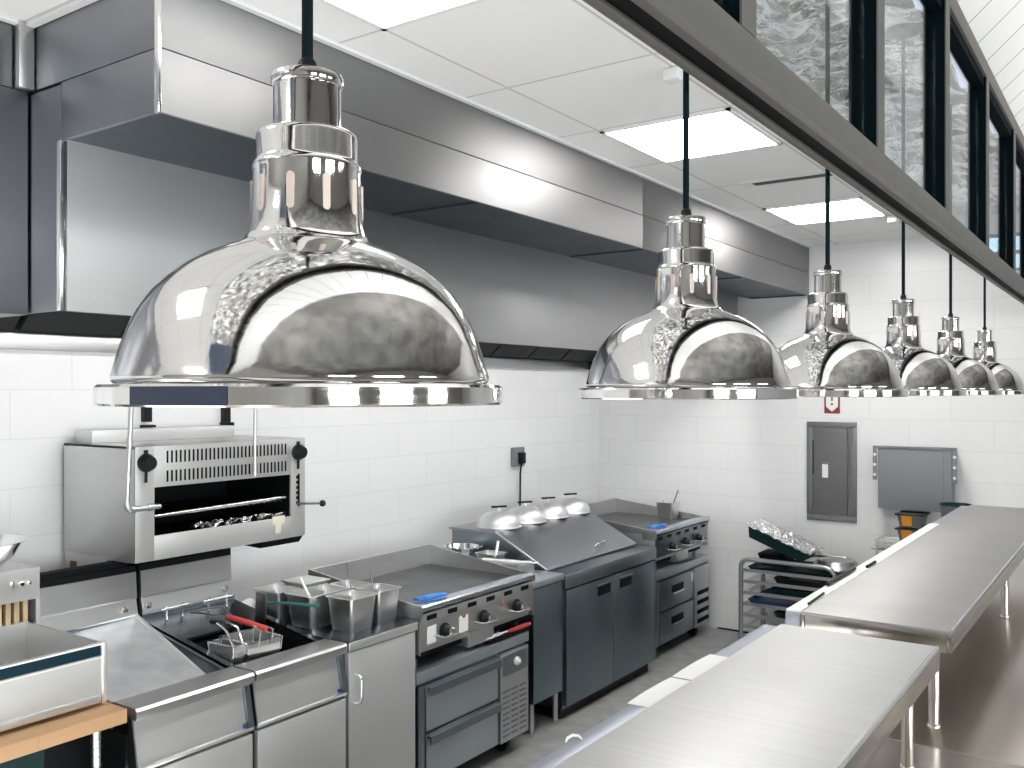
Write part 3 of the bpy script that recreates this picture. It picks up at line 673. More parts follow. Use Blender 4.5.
obj('front_edge', MB().box(-2.8698, -2.862, 2.867, 3.324, 0.866, 0.904, 0.003), M['steel_light'], wt)  # brighter steel strip, paints in the lit front of the worktop
d = obj('door', MB().box(-2.90, -2.872, 2.875, 3.315, 0.12, 0.86, 0.004), M['front'], c)
obj('handle', MB().tube(arc((-2.872, 2.915, 0.755), (-2.835, 2.915, 0.755), (-2.835, 2.915, 0.725)) + arc((-2.835, 2.915, 0.66), (-2.835, 2.915, 0.63), (-2.872, 2.915, 0.63)), 0.007, 10), M['chrome_plain'], d)
obj('kick_plate', MB().box(-3.6, -2.95, 2.88, 3.31, 0, 0.1), M['black'], c)
G = 'hotel pans on the base cabinet'
pan('hotel_pan', (-3.035, 3.055, 0.905), 0.165, 0.165, 0.155, 'steel hotel pan in front at the corner of the pan group', group=G)
p5 = pan('hotel_pan', (-3.04, 3.24, 0.905), 0.15, 0.15, 0.155, 'steel hotel pan in front, closest to the flat griddle', group=G)
pan('hotel_pan', (-3.235, 3.03, 0.905), 0.17, 0.25, 0.155, 'long steel hotel pan in the middle row with a spoon in it', group=G)
pan('hotel_pan', (-3.235, 3.245, 0.905), 0.155, 0.12, 0.15, 'steel hotel pan in the middle row beside the griddle guard', group=G)
pan('hotel_pan', (-3.43, 2.95, 0.905), 0.17, 0.14, 0.155, 'steel hotel pan at the back with a black turner leaning over it', group=G)
pan('hotel_pan', (-3.43, 3.135, 0.905), 0.16, 0.15, 0.16, 'steel hotel pan at the back under a flat lid', group=G)
tag(obj('pan_lid', MB().box(-3.52, -3.34, 3.05, 3.22, 1.0655, 1.071, 0.002), M['steel_pan'], loc=(-3.42, 3.14, 1.0655)), 'flat steel lid on a back hotel pan', 'lid')
def spoon(name, a, b_, label, mat, cat, bowl=None, r=0.005):
    t = thing(name, label, cat, a)
    obj('handle', MB().tube([a, b_], [r, r * 0.8], 10), M[mat], t)
    if bowl: obj('head', MB().lathe([(0, -0.014), (0.012, -0.012), (0.02, 0.0), (0.019, 0.001), (0, -0.008)], a, 16), M['chrome_plain'], t)
    return t
spoon('serving_spoon', (-3.20, 2.96, 1.02), (-3.25, 2.935, 1.135), 'white handled spoon standing in the long hotel pan', 'white', 'spoon', True, 0.008)
spoon('ladle', (-3.05, 3.22, 1.0), (-3.16, 3.31, 1.12), 'thin ladle leaning in the front pan by the griddle', 'chrome_dark', 'ladle', True, 0.004)
spoon('ladle', (-3.22, 3.245, 1.0), (-3.34, 3.33, 1.13), 'thin ladle leaning in the middle pan by the griddle', 'chrome_dark', 'ladle', True, 0.004)
# black turner and green-handled turner
t = thing('grill_turner', 'black bladed turner with a green handle leaning beside the fryer', 'turner', (-3.30, 2.80, 0.93))
obj('blade', MB().box(-3.335, -3.265, 2.742, 2.750, 0.955, 1.09, 0.003, rot=Matrix.Rotation(0.10, 3, 'Y')), M['chrome_dark'], t)
obj('handle', MB().tube([(-3.29, 2.752, 1.045), (-3.171, 2.76, 1.06), (-3.02, 2.80, 1.062), (-2.99, 2.81, 1.062)], [0.005, 0.006, 0.008, 0.007], 10), M['green'], t, label='dark green handle')
tag(obj('onion', MB().lathe([(0, 0), (0.03, 0.008), (0.05, 0.035), (0.045, 0.065), (0.02, 0.085), (0.0, 0.092)], (-3.59, 2.915, 0.906), 20), M['white'], loc=(-3.59, 2.915, 0.906)), 'pale round tub behind the fryer beside the splash panel', 'tub')
bpy.data.objects['onion'].name = 'round_tub'

# ---------------------------------------------------------------- griddles on refrigerated bases
def griddle(y0, y1, xb, xf, label, labels, yk):
    t = thing('flat_griddle', label, 'griddle', ((xb + xf) / 2, (y0 + y1) / 2, 0.655))
    zp, zt = 0.945, 1.055
    obj('body', MB().box(xb + 0.02, xf - 0.03, y0 + 0.002, y1 - 0.002, 0.735, 0.935), M['steel_h'], t)
    obj('side_panel', MB().box(xb + 0.01, xf, y0, y0 + 0.006, 0.735, 0.94, 0.002), M['steel_h'], t)
    obj('side_panel', MB().box(xb + 0.01, xf, y1 - 0.006, y1, 0.735, 0.94, 0.002), M['steel_h'], t)
    for ya in (y0 - 0.001, y1 - 0.005):
        obj('rail_cap', MB().poly([(xf - 0.106, 0.90), (xf - 0.106, 0.955), (xf - 0.07, 0.972), (xf + 0.010, 0.975), (xf + 0.015, 0.965), (xf + 0.015, 0.938), (xf + 0.001, 0.90)], 'y', ya, ya + 0.006), M['steel_h'], t, 0)
    obj('cooking_plate', MB().box(xb + 0.015, xf - 0.105, y0 + 0.006, y1 - 0.006, 0.93, zp), M['plate'], t)
    s = MB()
    sl = [(xb, 0.93), (xb, zt + 0.01), (xf - 0.17, zp + 0.042), (xf - 0.02, zp + 0.028), (xf - 0.02, 0.93)]
    s.poly(sl, 'y', y0 + 0.001, y0 + 0.012).poly(sl, 'y', y1 - 0.012, y1 - 0.001)
    s.box(xb - 0.002, xb + 0.012, y0 + 0.001, y1 - 0.001, 0.93, zt + 0.01, 0.002)
    obj('splash_guard', s, M['steel'], t, 0)
    f = [(xf - 0.105, 0.905), (xf - 0.105, 0.935), (xf - 0.085, 0.935), (xf - 0.075, 0.966), (xf - 0.01, 0.974), (xf + 0.008, 0.972), (xf + 0.014, 0.964), (xf + 0.014, 0.946), (xf + 0.008, 0.940), (xf - 0.02, 0.940)]
    obj('front_rail', MB().poly(f, 'y', y0 + 0.001, y1 - 0.001), M['steel_rail'], t, 25)
    obj('control_panel', MB().box(xf - 0.03, xf, y0 + 0.002, y1 - 0.002, 0.765, 0.929, 0.003), M['steel_h'] if labels else M['steel_fridge'], t)
    obj('shadow_gap', MB().box(xf - 0.03, xf - 0.008, y0 + 0.002, y1 - 0.002, 0.928, 0.941), M['void'], t)
    for k in range(6):
        y = y0 + 0.09 + (y1 - y0 - 0.18) * k / 5
        obj('vent_opening', MB().box(xf - 0.002, xf + 0.0015, y - 0.038, y + 0.038, 0.893, 0.917, 0.0015), M['void'], t)
    for y in yk:
        k = obj('knob', MB().lathe([(0.036, 0.0), (0.036, 0.008), (0.026, 0.012), (0.022, 0.034), (0.018, 0.038), (0, 0.039)], (xf, y, 0.822), 24, 'x'), M['black'], t)
        obj('knob_guard', MB().tube([(xf + 0.001, y - 0.075, 0.81), (xf + 0.05, y - 0.05, 0.803), (xf + 0.055, y + 0.05, 0.803), (xf + 0.001, y + 0.085, 0.81)], 0.004, 8).box(xf + 0.038, xf + 0.046, y - 0.006, y + 0.006, 0.795, 0.835, 0.002), M['chrome_plain'], k)
    for y in (y0 + 0.34, y0 + 0.68):
        obj('pilot_button', MB().lathe([(0.012, 0), (0.012, 0.006), (0, 0.009)], (xf, y, 0.862), 14, 'x'), M['copper'], t)
    obj('drip_drawer', MB().box(xf - 0.4, xf - 0.012, y0 + 0.40, y0 + 0.62, 0.68, 0.760, 0.003), M['steel'], t)
    obj('burner_box', MB().box(xb + 0.04, xf - 0.06, y0 + 0.02, y1 - 0.02, 0.70, 0.745), M['void'], t)
    for y in (y0 + 0.06, y1 - 0.06):
        for x in (xb + 0.08, xf - 0.09):
            obj('foot', MB().tube([(x, y, 0.655), (x, y, 0.74)], 0.018, 12), M['steel_dark'], t)
    for (a, b_, c0, c1) in labels:
        obj('notice_label', MB().box(xf - 0.001, xf + 0.0015, a, b_, c0, c1), M['white'], t, label='white notice label')
    return t
M['steel_rail'] = steel('griddle_rail_steel', (0.60, 0.63, 0.68), 0.25, 'y')
def chef_base(y0, y1, xb, xf, label, louvres_low):
    t = thing('chef_base', label, 'refrigerated base', ((xb + xf) / 2, (y0 + y1) / 2, 0))
    obj('carcass', MB().box(xb, xf - 0.035, y0 + 0.01, y1 - 0.005, 0.09, 0.60), M['steel_dark'], t)
    obj('worktop', MB().box(xb - 0.005, xf, y0, y1, 0.598, 0.655, 0.006), M['steel_drawer'], t)
    ys = y0 + (y1 - y0) * 0.695
    for (z0, z1) in ((0.352, 0.575), (0.105, 0.338)):
        d_ = obj('drawer', MB().box(xf - 0.035, xf - 0.004, y0 + 0.07, ys, z0, z1, 0.003), M['steel_drawer'] if not louvres_low else M['steel_dark'], t)
        if not louvres_low:
            obj('handle', MB().poly([(xf - 0.004, z1 - 0.002), (xf + 0.022, z1 - 0.008), (xf + 0.024, z1 - 0.045), (xf + 0.016, z1 - 0.045), (xf + 0.014, z1 - 0.02), (xf - 0.004, z1 - 0.016)], 'y', y0 + 0.075, ys - 0.005), M['steel_dark'], d_, 0)
        else:
            ym_ = (y0 + 0.07 + ys) / 2
            obj('handle', MB().box(xf - 0.006, xf - 0.002, ym_ - 0.11, ym_ + 0.11, z1 - 0.115, z1 - 0.06, 0.002), M['void'], d_)
            obj('handle_lip', MB().tube([(xf + 0.004, ym_ - 0.10, z1 - 0.118), (xf + 0.004, ym_ + 0.10, z1 - 0.118)], 0.008, 8), M['chrome_plain'], d_)
    obj('door_rail', MB().box(xf - 0.035, xf - 0.008, y0 + 0.015, y0 + 0.062, 0.1, 0.58, 0.002), M['steel_dark'], t)
    cp = obj('compressor_panel', MB().box(xf - 0.035, xf + 0.004, ys + 0.015, y1 - 0.012, 0.10, 0.585, 0.004), M['steel'] if not louvres_low else M['steel_drawer'], t)
    lv = MB()
    if louvres_low:
        for k in range(4): lv.box(xf + 0.003, xf + 0.007, ys + 0.05, y1 - 0.02, 0.13 + 0.075 * k, 0.165 + 0.075 * k, 0.002)
    else:
        for k in range(9):
            for j in range(3):
                a = ys + 0.03 + j * 0.08; lv.box(xf + 0.003, xf + 0.009, a, a + 0.062, 0.13 + 0.03 * k, 0.140 + 0.03 * k, 0.003)
    obj('louvre', lv, M['void'] if louvres_low else M['steel_dark'], cp)
    if not louvres_low:
        obj('dial_panel', MB().box(xf + 0.003, xf + 0.008, ys + 0.03, y1 - 0.03, 0.46, 0.57, 0.003), M['steel_dark'], cp)
        obj('thermostat_dial', MB().lathe([(0.024, 0), (0.022, 0.014), (0.010, 0.016), (0.009, 0.026), (0, 0.027)], (xf + 0.008, (ys + y1) / 2 + 0.01, 0.52), 20, 'x'), M['white'], cp)
    else:
        obj('warning_sticker', MB().box(xf - 0.005, xf - 0.0025, ys - 0.05, ys - 0.015, 0.49, 0.555), M['white'], t)
    for y in (y0 + 0.09, y1 - 0.14):
        for x in (xb + 0.1, xf - 0.09):
            cs = obj('caster', MB().lathe([(0.0, -0.018), (0.046, -0.016), (0.050, 0), (0.046, 0.016), (0, 0.018)], (x, y, 0.0505), 20, 'y'), M['black'], t)
            obj('caster_fork', MB().box(x - 0.025, x + 0.025, y - 0.024, y + 0.024, 0.075, 0.095, 0.004), M['black'], cs)
    return t
chef_base(3.329, 4.285, -3.6, -2.87, 'two drawer refrigerated base on black casters under the near griddle', False)
griddle(3.343, 4.33, -3.64, -2.87, 'near flat griddle with two white notices on its control panel', [(3.397, 3.465, 0.778, 0.862), (3.647, 3.721, 0.778, 0.862)], (3.527, 3.85, 4.155))
chef_base(6.175, 7.16, -3.85, -3.0, 'two drawer refrigerated base with dark louvres in the far corner', True)
griddle(6.15, 7.13, -3.86, -3.0, 'far flat griddle in the corner of the room', [], (6.43, 6.69, 6.93))
# things on and around the griddles
def brush(y, x, label, L_=0.11):
    t = thing('grill_brush', label, 'brush', (x, y, 0.974))
    obj('handle', MB().tube([(x - 0.055, y - 0.03, 0.984), (x - 0.03, y - 0.01, 0.986), (x - 0.012, y + 0.06, 0.987), (x - 0.005, y + L_, 0.985)], [0.010, 0.015, 0.015, 0.009], 12), M['blue'], t)
    obj('bristles', MB().box(x - 0.085, x - 0.03, y - 0.05, y + 0.03, 0.973, 0.985, 0.003), M['blue'], t)
brush(3.47, -2.895, 'blue scrubbing brush on the near griddle rail')
brush(6.30, -3.03, 'blue scrubbing brush on the far griddle rail', 0.11)
t = thing('scraper', 'red handled scraper lying under the near griddle panel', 'scraper', (-2.88, 4.1, 0.655))
obj('handle', MB().tube([(-2.892, 4.10, 0.687), (-2.885, 4.14, 0.688), (-2.88, 4.27, 0.69), (-2.878, 4.30, 0.69)], [0.008, 0.0125, 0.0125, 0.010], 12), M['red'], t)
obj('blade', MB().box(-2.925, -2.88, 3.89, 4.05, 0.684, 0.694, 0.003).tube([(-2.895, 4.04, 0.688), (-2.892, 4.105, 0.688)], 0.006, 8), M['white_metal'], t)
obj('rest', MB().box(-2.95, -2.875, 3.92, 4.28, 0.656, 0.680, 0.004), M['void'], t)
pan('sauce_pan_insert', (-3.30, 7.01, 0.946), 0.15, 0.16, 0.14, 'square steel pan standing on the far griddle', 'pan')
spoon('ladle', (-3.28, 7.01, 1.0), (-3.25, 7.10, 1.175), 'ladle leaning in the square pan on the far griddle', 'chrome_dark', 'ladle', True, 0.006)

# ---------------------------------------------------------------- small steel table between griddle and fridge
t = thing('side_table', 'narrow steel filler table between the near griddle and the prep fridge', 'table', (-3.25, 4.55, 0))
obj('worktop', MB().box(-3.75, -2.90, 4.375, 4.715, 0.868, 0.905, 0.005), M['steel_drawer'], t)
obj('front_panel', MB().box(-2.925, -2.905, 4.385, 4.70, 0.20, 0.862, 0.003), M['steel_fridge'], t)
obj('side_panel', MB().box(-3.72, -2.926, 4.385, 4.395, 0.20, 0.866).box(-3.72, -2.926, 4.69, 4.70, 0.20, 0.866), M['steel_dark'], t)
for x in (-3.68, -2.94):
    for y in (4.41, 4.67):
        l = obj('leg', MB().tube([(x, y, 0.03), (x, y, 0.25)], 0.017, 14), M['steel'], t)
        obj('foot', MB().lathe([(0.0, 0), (0.013, 0), (0.02, 0.02), (0.02, 0.03)], (x, y, 0), 14), M['chrome_plain'], l)
t = thing('round_pan', 'shallow round steel pan on the filler table behind the near griddle', 'pan', (-3.60, 4.60, 0.905))
obj('pan_body', MB().lathe([(0, 0.004), (0.105, 0.006), (0.116, 0.07), (0.122, 0.072), (0.122, 0.075), (0.113, 0.074), (0.101, 0.012), (0, 0.010)], (-3.60, 4.60, 0.945), 40), M['chrome_plain'], t)
obj('stand', MB().lathe([(0.075, 0), (0.08, 0.042), (0.07, 0.042), (0.066, 0)], (-3.60, 4.60, 0.905), 28), M['black'], t)
obj('handle', MB().tube([(-3.50, 4.66, 1.012), (-3.47, 4.67, 1.03), (-3.46, 4.63, 1.03), (-3.485, 4.61, 1.012)], 0.005, 8), M['chrome_plain'], t)
pan('steam_pan', (-3.37, 4.60, 0.905), 0.15, 0.13, 0.095, 'small square steel pan on the filler table with a short ladle', 'pan')
spoon('ladle', (-3.36, 4.64, 0.965), (-3.37, 4.68, 1.06), 'short white ladle in the small square pan', 'white', 'ladle', True, 0.010)
t = thing('tongs', 'steel tongs lying on the filler table beside the griddle guard', 'tongs', (-3.2, 4.56, 0.905))
obj('arm', MB().tube([(-3.32, 4.45, 0.985), (-3.12, 4.50, 0.985), (-3.02, 4.53, 0.985)], [0.008, 0.008, 0.006], 8), M['white'], t)
obj('loop', MB().tube([(-3.02 + 0.0, 4.52, 0.985), (-2.985, 4.55, 0.985), (-3.02, 4.58, 0.985), (-3.12, 4.56, 0.985)], 0.005, 8), M['chrome_plain'], t)
obj('rest_block', MB().box(-3.275, -3.04, 4.44, 4.6, 0.905, 0.977, 0.01), M['steel_h'], t)

# ---------------------------------------------------------------- prep fridge with sloping lid
fy0, fy1 = 4.735, 5.975
t = thing('prep_fridge', 'dark steel two door prep fridge with a sloping lid', 'fridge', (-3.4, 5.4, 0))
obj('cabinet_body', MB().box(-3.85, -2.93, fy0, fy1, 0.07, 0.80), M['steel_dark'], t)
obj('worktop', MB().box(-3.86, -2.90, fy0, fy1, 0.803, 0.888, 0.008), M['steel_dark'], t)
ymid = 5.335
for a, b_, yh in ((fy0 + 0.012, ymid - 0.003, 5.207), (ymid + 0.003, 5.945, 5.504)):
    d_ = obj('door', MB().box(-2.93, -2.902, a, b_, 0.085, 0.793, 0.004), M['steel_fridge'], t)
    obj('handle', MB().box(-2.904, -2.900, yh - 0.085, yh + 0.085, 0.69, 0.755, 0.002), M['void'], d_)
    obj('handle_lip', MB().box(-2.903, -2.894, yh - 0.09, yh + 0.09, 0.752, 0.764, 0.003), M['steel_dark'], d_)
obj('end_panel', MB().box(-2.93, -2.905, 5.95, fy1, 0.085, 0.80, 0.003), M['steel_fridge'], t)
obj('kick_plate', MB().box(-3.8, -2.96, fy0 + 0.02, fy1 - 0.02, 0.0, 0.07), M['black'], t)
lidp = [(-3.80, 0.885), (-3.80, 1.095), (-3.44, 1.095), (-3.075, 0.905), (-3.06, 0.890)]
obj('hood_frame', MB().poly([(q[0], q[1] - 0.006) for q in lidp], 'y', fy0 + 0.02, fy1 - 0.03), M['steel_dark'], t, 0)
ld = obj('lid', MB().hexa([(-3.445, fy0 + 0.012, 1.090), (-3.055, fy0 + 0.012, 0.892), (-3.055, fy1 - 0.02, 0.892), (-3.445, fy1 - 0.02, 1.090), (-3.44, fy0 + 0.012, 1.103), (-3.048, fy0 + 0.012, 0.903), (-3.048, fy1 - 0.02, 0.903), (-3.44, fy1 - 0.02, 1.103)]).box(-3.82, -3.44, fy0 + 0.012, fy1 - 0.02, 1.090, 1.103), M['lid_steel'], t, 0)
obj('handle', MB().tube([(-3.12, 5.47, 0.945), (-3.10, 5.48, 0.965), (-3.10, 5.56, 0.965), (-3.12, 5.57, 0.945)], 0.009, 10), M['chrome_plain'], ld)
obj('lid_edge', MB().tube([(-3.44, fy0 + 0.012, 1.103), (-3.048, fy0 + 0.012, 0.903)], 0.006, 8), M['steel_light'], ld)
# domed cloches in a row on the lid
def cloche(x, y, r):
    t = thing('food_dome', '', 'dome', (x, y, 1.103), 'aluminium basting domes on the prep fridge')
    pr = [(r, 0.0), (r + 0.004, 0.003), (r, 0.008)]
    for k in range(1, 13):
        a = PI / 2 * k / 12
        pr.append((r * math.cos(a) ** 0.85 if k < 12 else 0, 0.008 + 0.098 * math.sin(a)))
    dm = obj('dome', MB().lathe(pr, (x, y, 1.103), 40), M['dome'], t, 60)
    hd = MB().tube([(x - 0.03, y - 0.045, 1.236), (x + 0.03, y + 0.045, 1.236)], 0.007, 10)
    obj('handle', hd, M['black'], t)
    obj('handle_post', MB().tube([(x, y, 1.206), (x, y, 1.236)], 0.005, 8), M['white'], t)
    return t
cl = cloche(-3.56, 4.98, 0.1465)
for i, (x, y, lb) in enumerate(((-3.56, 4.955, 'nearest aluminium dome of the row on the prep fridge lid'), (-3.56, 5.262, 'second aluminium dome on the prep fridge lid'), (-3.56, 5.565, 'third aluminium dome on the prep fridge lid, below the wall socket cable'), (-3.56, 5.872, 'aluminium dome nearest the corner griddle at the end of the row'))):
    o = cl if i == 0 else copy_tree(cl)
    o.location = (x, y, 1.103); o['label'] = lb; o.rotation_euler = (0, 0, 0.05 * i)

# ---------------------------------------------------------------- butcher block table and its station
t = thing('work_table', 'butcher block topped work table in the bottom corner', 'table', (-3.35, 1.1, 0))
obj('table_top', MB().box(-3.78, -2.87, 0.2, 1.816, 0.868, 0.917, 0.004), M['maple'], t)
for x in (-3.7, -2.96):
    for y in (0.3, 1.755):
        l = obj('leg', MB().tube([(x, y, 0.02), (x, y, 0.868)], 0.017, 14), M['chrome_leg'], t)
        gr = MB()
        for k in range(24): gr.tube([(x, y, 0.10 + k * 0.031), (x, y, 0.103 + k * 0.031)], 0.0178, 14)
        obj('leg_groove', gr, M['steel_dark'], l)
obj('under_shelf', MB().box(-3.76, -2.9, 0.25, 1.79, 0.25, 0.29, 0.004), M['steel_dark'], t)
t2 = thing('storage_bin', 'dark green bin on the shelf under the butcher block table', 'bin', (-3.3, 1.2, 0.29))
obj('bin_body', MB().poly([(-3.62, 0.30), (-3.08, 0.30), (-3.04, 0.80), (-3.66, 0.80)], 'y', 0.9, 1.62), M['greenblack'], t2)
obj('bin_lid', MB().box(-3.67, -3.03, 0.89, 1.63, 0.80, 0.82, 0.006), M['greenblack'], t2)
# open steel station on the table
xs, xr, ye = -2.97, -3.47, 1.800
t = thing('holding_station', 'open topped steel food station with a rear tower on the butcher block', 'food station', (-3.25, 1.25, 0.917))
obj('front_panel', MB().box(xs - 0.012, xs, 0.55, ye - 0.02, 0.945, 1.085, 0.003), M['satin'], t)
obj('front_flange', MB().box(xs - 0.02, xs + 0.012, 0.55, ye - 0.025, 0.932, 0.958, 0.004), M['steel_light'], t)
obj('dark_band', MB().box(xs - 0.012, xs - 0.004, 0.55, ye - 0.02, 1.085, 1.128), M['teal_black'], t)
obj('front_rim', MB().tube([(xs - 0.005, 0.55, 1.131), (xs - 0.005, ye - 0.02, 1.131)], 0.006, 8).tube([(xs - 0.003, 0.55, 1.086), (xs - 0.003, ye - 0.02, 1.086)], 0.005, 8), M['steel_light'], t)
obj('side_panel', MB().poly([(xr, 0.93), (xs - 0.012, 0.93), (xs - 0.012, 1.133), (xr, 1.133)], 'y', ye - 0.02, ye - 0.008), M['steel'], t)
obj('corner_post', MB().box(xs - 0.03, xs + 0.004, ye - 0.02, ye, 0.925, 1.135, 0.003), M['steel_light'], t)
obj('tray_floor', MB().box(xr, xs - 0.012, 0.55, ye - 0.02, 0.95, 0.965), M['steel_light'], t)
obj('rear_panel', MB().box(xr - 0.02, xr, 0.55, ye - 0.012, 0.93, 1.135), M['steel_light'], t)
yt = 1.838
tw = obj('rear_tower', MB().box(-3.72, -3.47, 0.6, yt - 0.006, 1.215, 1.335, 0.004).box(-3.72, -3.47, yt - 0.022, yt - 0.006, 0.93, 1.216).box(-3.72, -3.70, 0.6, yt - 0.022, 0.93, 1.216), M['front_light'], t)
sl = MB()
for k in range(8): sl.box(-3.51, -3.49, yt - 0.06 - k * 0.032, yt - 0.042 - k * 0.032, 1.135, 1.213)
obj('wood_slat', sl, M['wood_slat'], t)
obj('slat_back', MB().box(-3.55, -3.53, 0.6, yt - 0.024, 1.135, 1.215), M['dark_wood'], t)
kn = obj('switch', MB().lathe([(0.011, 0), (0.011, 0.010), (0.007, 0.014), (0, 0.015)], (-3.47, 1.757, 1.282), 16, 'x').lathe([(0.009, 0), (0.009, 0.010), (0, 0.013)], (-3.47, 1.787, 1.282), 16, 'x').box(-3.47, -3.462, 1.717, 1.734, 1.268, 1.296, 0.002), M['chrome_plain'], t)
obj('switch_button', MB().lathe([(0.007, 0), (0.007, 0.005), (0, 0.006)], (-3.456, 1.757, 1.282), 12, 'x'), M['black'], kn)
for y in (0.62, 1.74):
    for x in (-3.0, -3.68): obj('foot', MB().tube([(x, y, 0.917), (x, y, 0.934)], 0.012, 10), M['chrome_plain'], t)
tag(obj('mixing_bowl', MB().lathe([(0, 0), (0.07, 0.002), (0.105, 0.018), (0.145, 0.055), (0.172, 0.105), (0.186, 0.108), (0.192, 0.112), (0.186, 0.114), (0.168, 0.112), (0.138, 0.058), (0.10, 0.024), (0, 0.008)], (-3.57, 1.625, 1.336), 48), M['chrome_plain'], loc=(-3.57, 1.625, 1.336)), 'shiny steel mixing bowl on the station tower', 'bowl')

# ---------------------------------------------------------------- wall salamander
sx, sb, sy0, sy1, z0, z1 = -3.55, -4.11, 2.28, 3.235, 1.268, 1.765
ox0, ox1, oz0, oz1 = 2.372, 3.14, 1.375, 1.585
t = thing('salamander_grill', 'steel wall mounted salamander grill with black knobs above the fryers', 'grill', (-3.83, 2.76, z0))
cs = MB()
cs.box(sb, sx, sy0, sy0 + 0.012, z0, z1, 0.002).box(sb, sx, sy1 - 0.012, sy1, z0, z1, 0.002).box(sb, sx, sy0, sy1, z1 - 0.012, z1, 0.002).box(sb, sx, sy0 + 0.01, sy1 - 0.01, z0, z0 + 0.012, 0.002).box(sb, sb + 0.012, sy0 + 0.01, sy1 - 0.01, z0, z1)
obj('casing', cs, M['steel'], t)
fr = MB()
fr.box(sx - 0.008, sx + 0.004, sy0, ox0, z0, z1, 0.002).box(sx - 0.008, sx + 0.004, ox1, sy1, z0, z1, 0.002).box(sx - 0.008, sx + 0.004, ox0 - 0.002, ox1 + 0.002, oz1, z1, 0.002).box(sx - 0.008, sx + 0.004, ox0 - 0.002, ox1 + 0.002, z0, oz0, 0.002)
obj('face_panel', fr, M['front_light'], t)
obj('grill_cavity', MB().box(sb + 0.02, sx - 0.05, ox0 - 0.02, ox1 + 0.02, oz0 - 0.05, oz0 - 0.04).box(sb + 0.02, sb + 0.03, ox0 - 0.02, ox1 + 0.02, oz0 - 0.04, oz1 + 0.04).box(sb + 0.02, sx - 0.01, ox0 - 0.03, ox0 - 0.02, oz0 - 0.04, oz1 + 0.04).box(sb + 0.02, sx - 0.01, ox1 + 0.02, ox1 + 0.03, oz0 - 0.04, oz1 + 0.04).box(sb + 0.02, sx - 0.01, ox0 - 0.02, ox1 + 0.02, oz1 + 0.03, oz1 + 0.04), M['void'], t)
obj('rack_bar', MB().tube([(sx - 0.03, ox0 + 0.02, 1.455), (sx - 0.03, ox1 - 0.01, 1.47)], 0.009, 12), M['chrome_plain'], t)
gr = MB()
for k in range(22):
    y = ox0 + 0.03 + k * 0.034; gr.tube([(sx - 0.04, y, 1.452), (sb + 0.08, y, 1.452)], 0.004, 6)
obj('broil_rack', gr, M['chrome_dark'], t)
vs_ = MB()
n = 31
for k in range(n):
    y = 2.435 + k * (3.105 - 2.435) / (n - 1)
    if 0.0 <= k: vs_.box(sx + 0.0035, sx + 0.0052, y - 0.0045, y + 0.0045, 1.688, 1.742)
    vs_.box(sx + 0.0035, sx + 0.0052, y - 0.0045, y + 0.0045, 1.605, 1.655)
vsl = obj('vent_slot', vs_, M['void'], t)
for (y, z) in ((2.328, 1.695), (3.185, 1.695)):
    k = obj('knob', MB().lathe([(0.040, 0), (0.040, 0.012), (0.034, 0.018), (0.030, 0.040), (0.026, 0.044), (0, 0.045)], (sx + 0.004, y, z), 28, 'x'), M['black'], t)
    obj('pointer', MB().box(sx + 0.004, sx + 0.012, y - 0.005, y + 0.005, z - 0.085, z - 0.03).box(sx + 0.004, sx + 0.012, y - 0.008, y + 0.008, z + 0.035, z + 0.055), M['black'], k)
lt = MB()
for k in range(6): lt.box(sx + 0.0035, sx + 0.006, 3.175, 3.19, 1.43 + k * 0.026, 1.447 + k * 0.026)
lt.box(sx + 0.0035, sx + 0.006, 3.186, 3.197, 1.42, 1.585)
obj('lever_slot', lt, M['void'], t)
lv = obj('lever', MB().tube([(sx, 3.18, 1.435), (sx + 0.06, 3.215, 1.435), (sx + 0.075, 3.275, 1.432)], 0.006, 10), M['chrome_dark'], t)
obj('lever_ball', MB().lathe([(0, -0.018), (0.013, -0.013), (0.018, 0), (0.013, 0.013), (0, 0.018)], (sx + 0.078, 3.285, 1.431), 18), M['black'], lv)
obj('faded_label', MB().box(sx + 0.0035, sx + 0.0055, 3.02, 3.10, 1.345, 1.385).box(sx + 0.0035, sx + 0.0055, 3.04, 3.075, 1.30, 1.345), M['yellowed'], t)
obj('lower_tray', MB().poly([(sb + 0.05, z0), (sx - 0.002, z0), (sx - 0.03, z0 - 0.035), (sb + 0.05, z0 - 0.02)], 'y', sy1 - 0.26, sy1 - 0.01), M['void'], t)
obj('lower_skirt', MB().poly([(sb, z0 - 0.001), (sx - 0.01, z0 - 0.001), (sx - 0.06, z0 - 0.004), (-3.765, z0 - 0.006), (-3.775, z0 - 0.10), (sb, z0 - 0.12)], 'y', sy0 + 0.004, sy0 + 0.014), M['steel'], t, 0)
obj('skirt_notch', MB().box(sb + 0.05, sb + 0.10, sy0 + 0.001, sy0 + 0.006, z0 - 0.11, z0 - 0.04), M['dark_wood'], t)
obj('flue_box', MB().box(-4.10, -3.96, 2.33, 3.12, z1, z1 + 0.058, 0.003), M['front'], t)
br = MB()
for y in (2.72, 3.20): br.box(-4.148, -4.12, y - 0.022, y + 0.022, 1.03 if y > 3 else 1.85, 2.18).box(-4.148, -4.10, y - 0.03, y + 0.03, 1.815, 1.835)
obj('wall_bracket', br, M['black'], t)
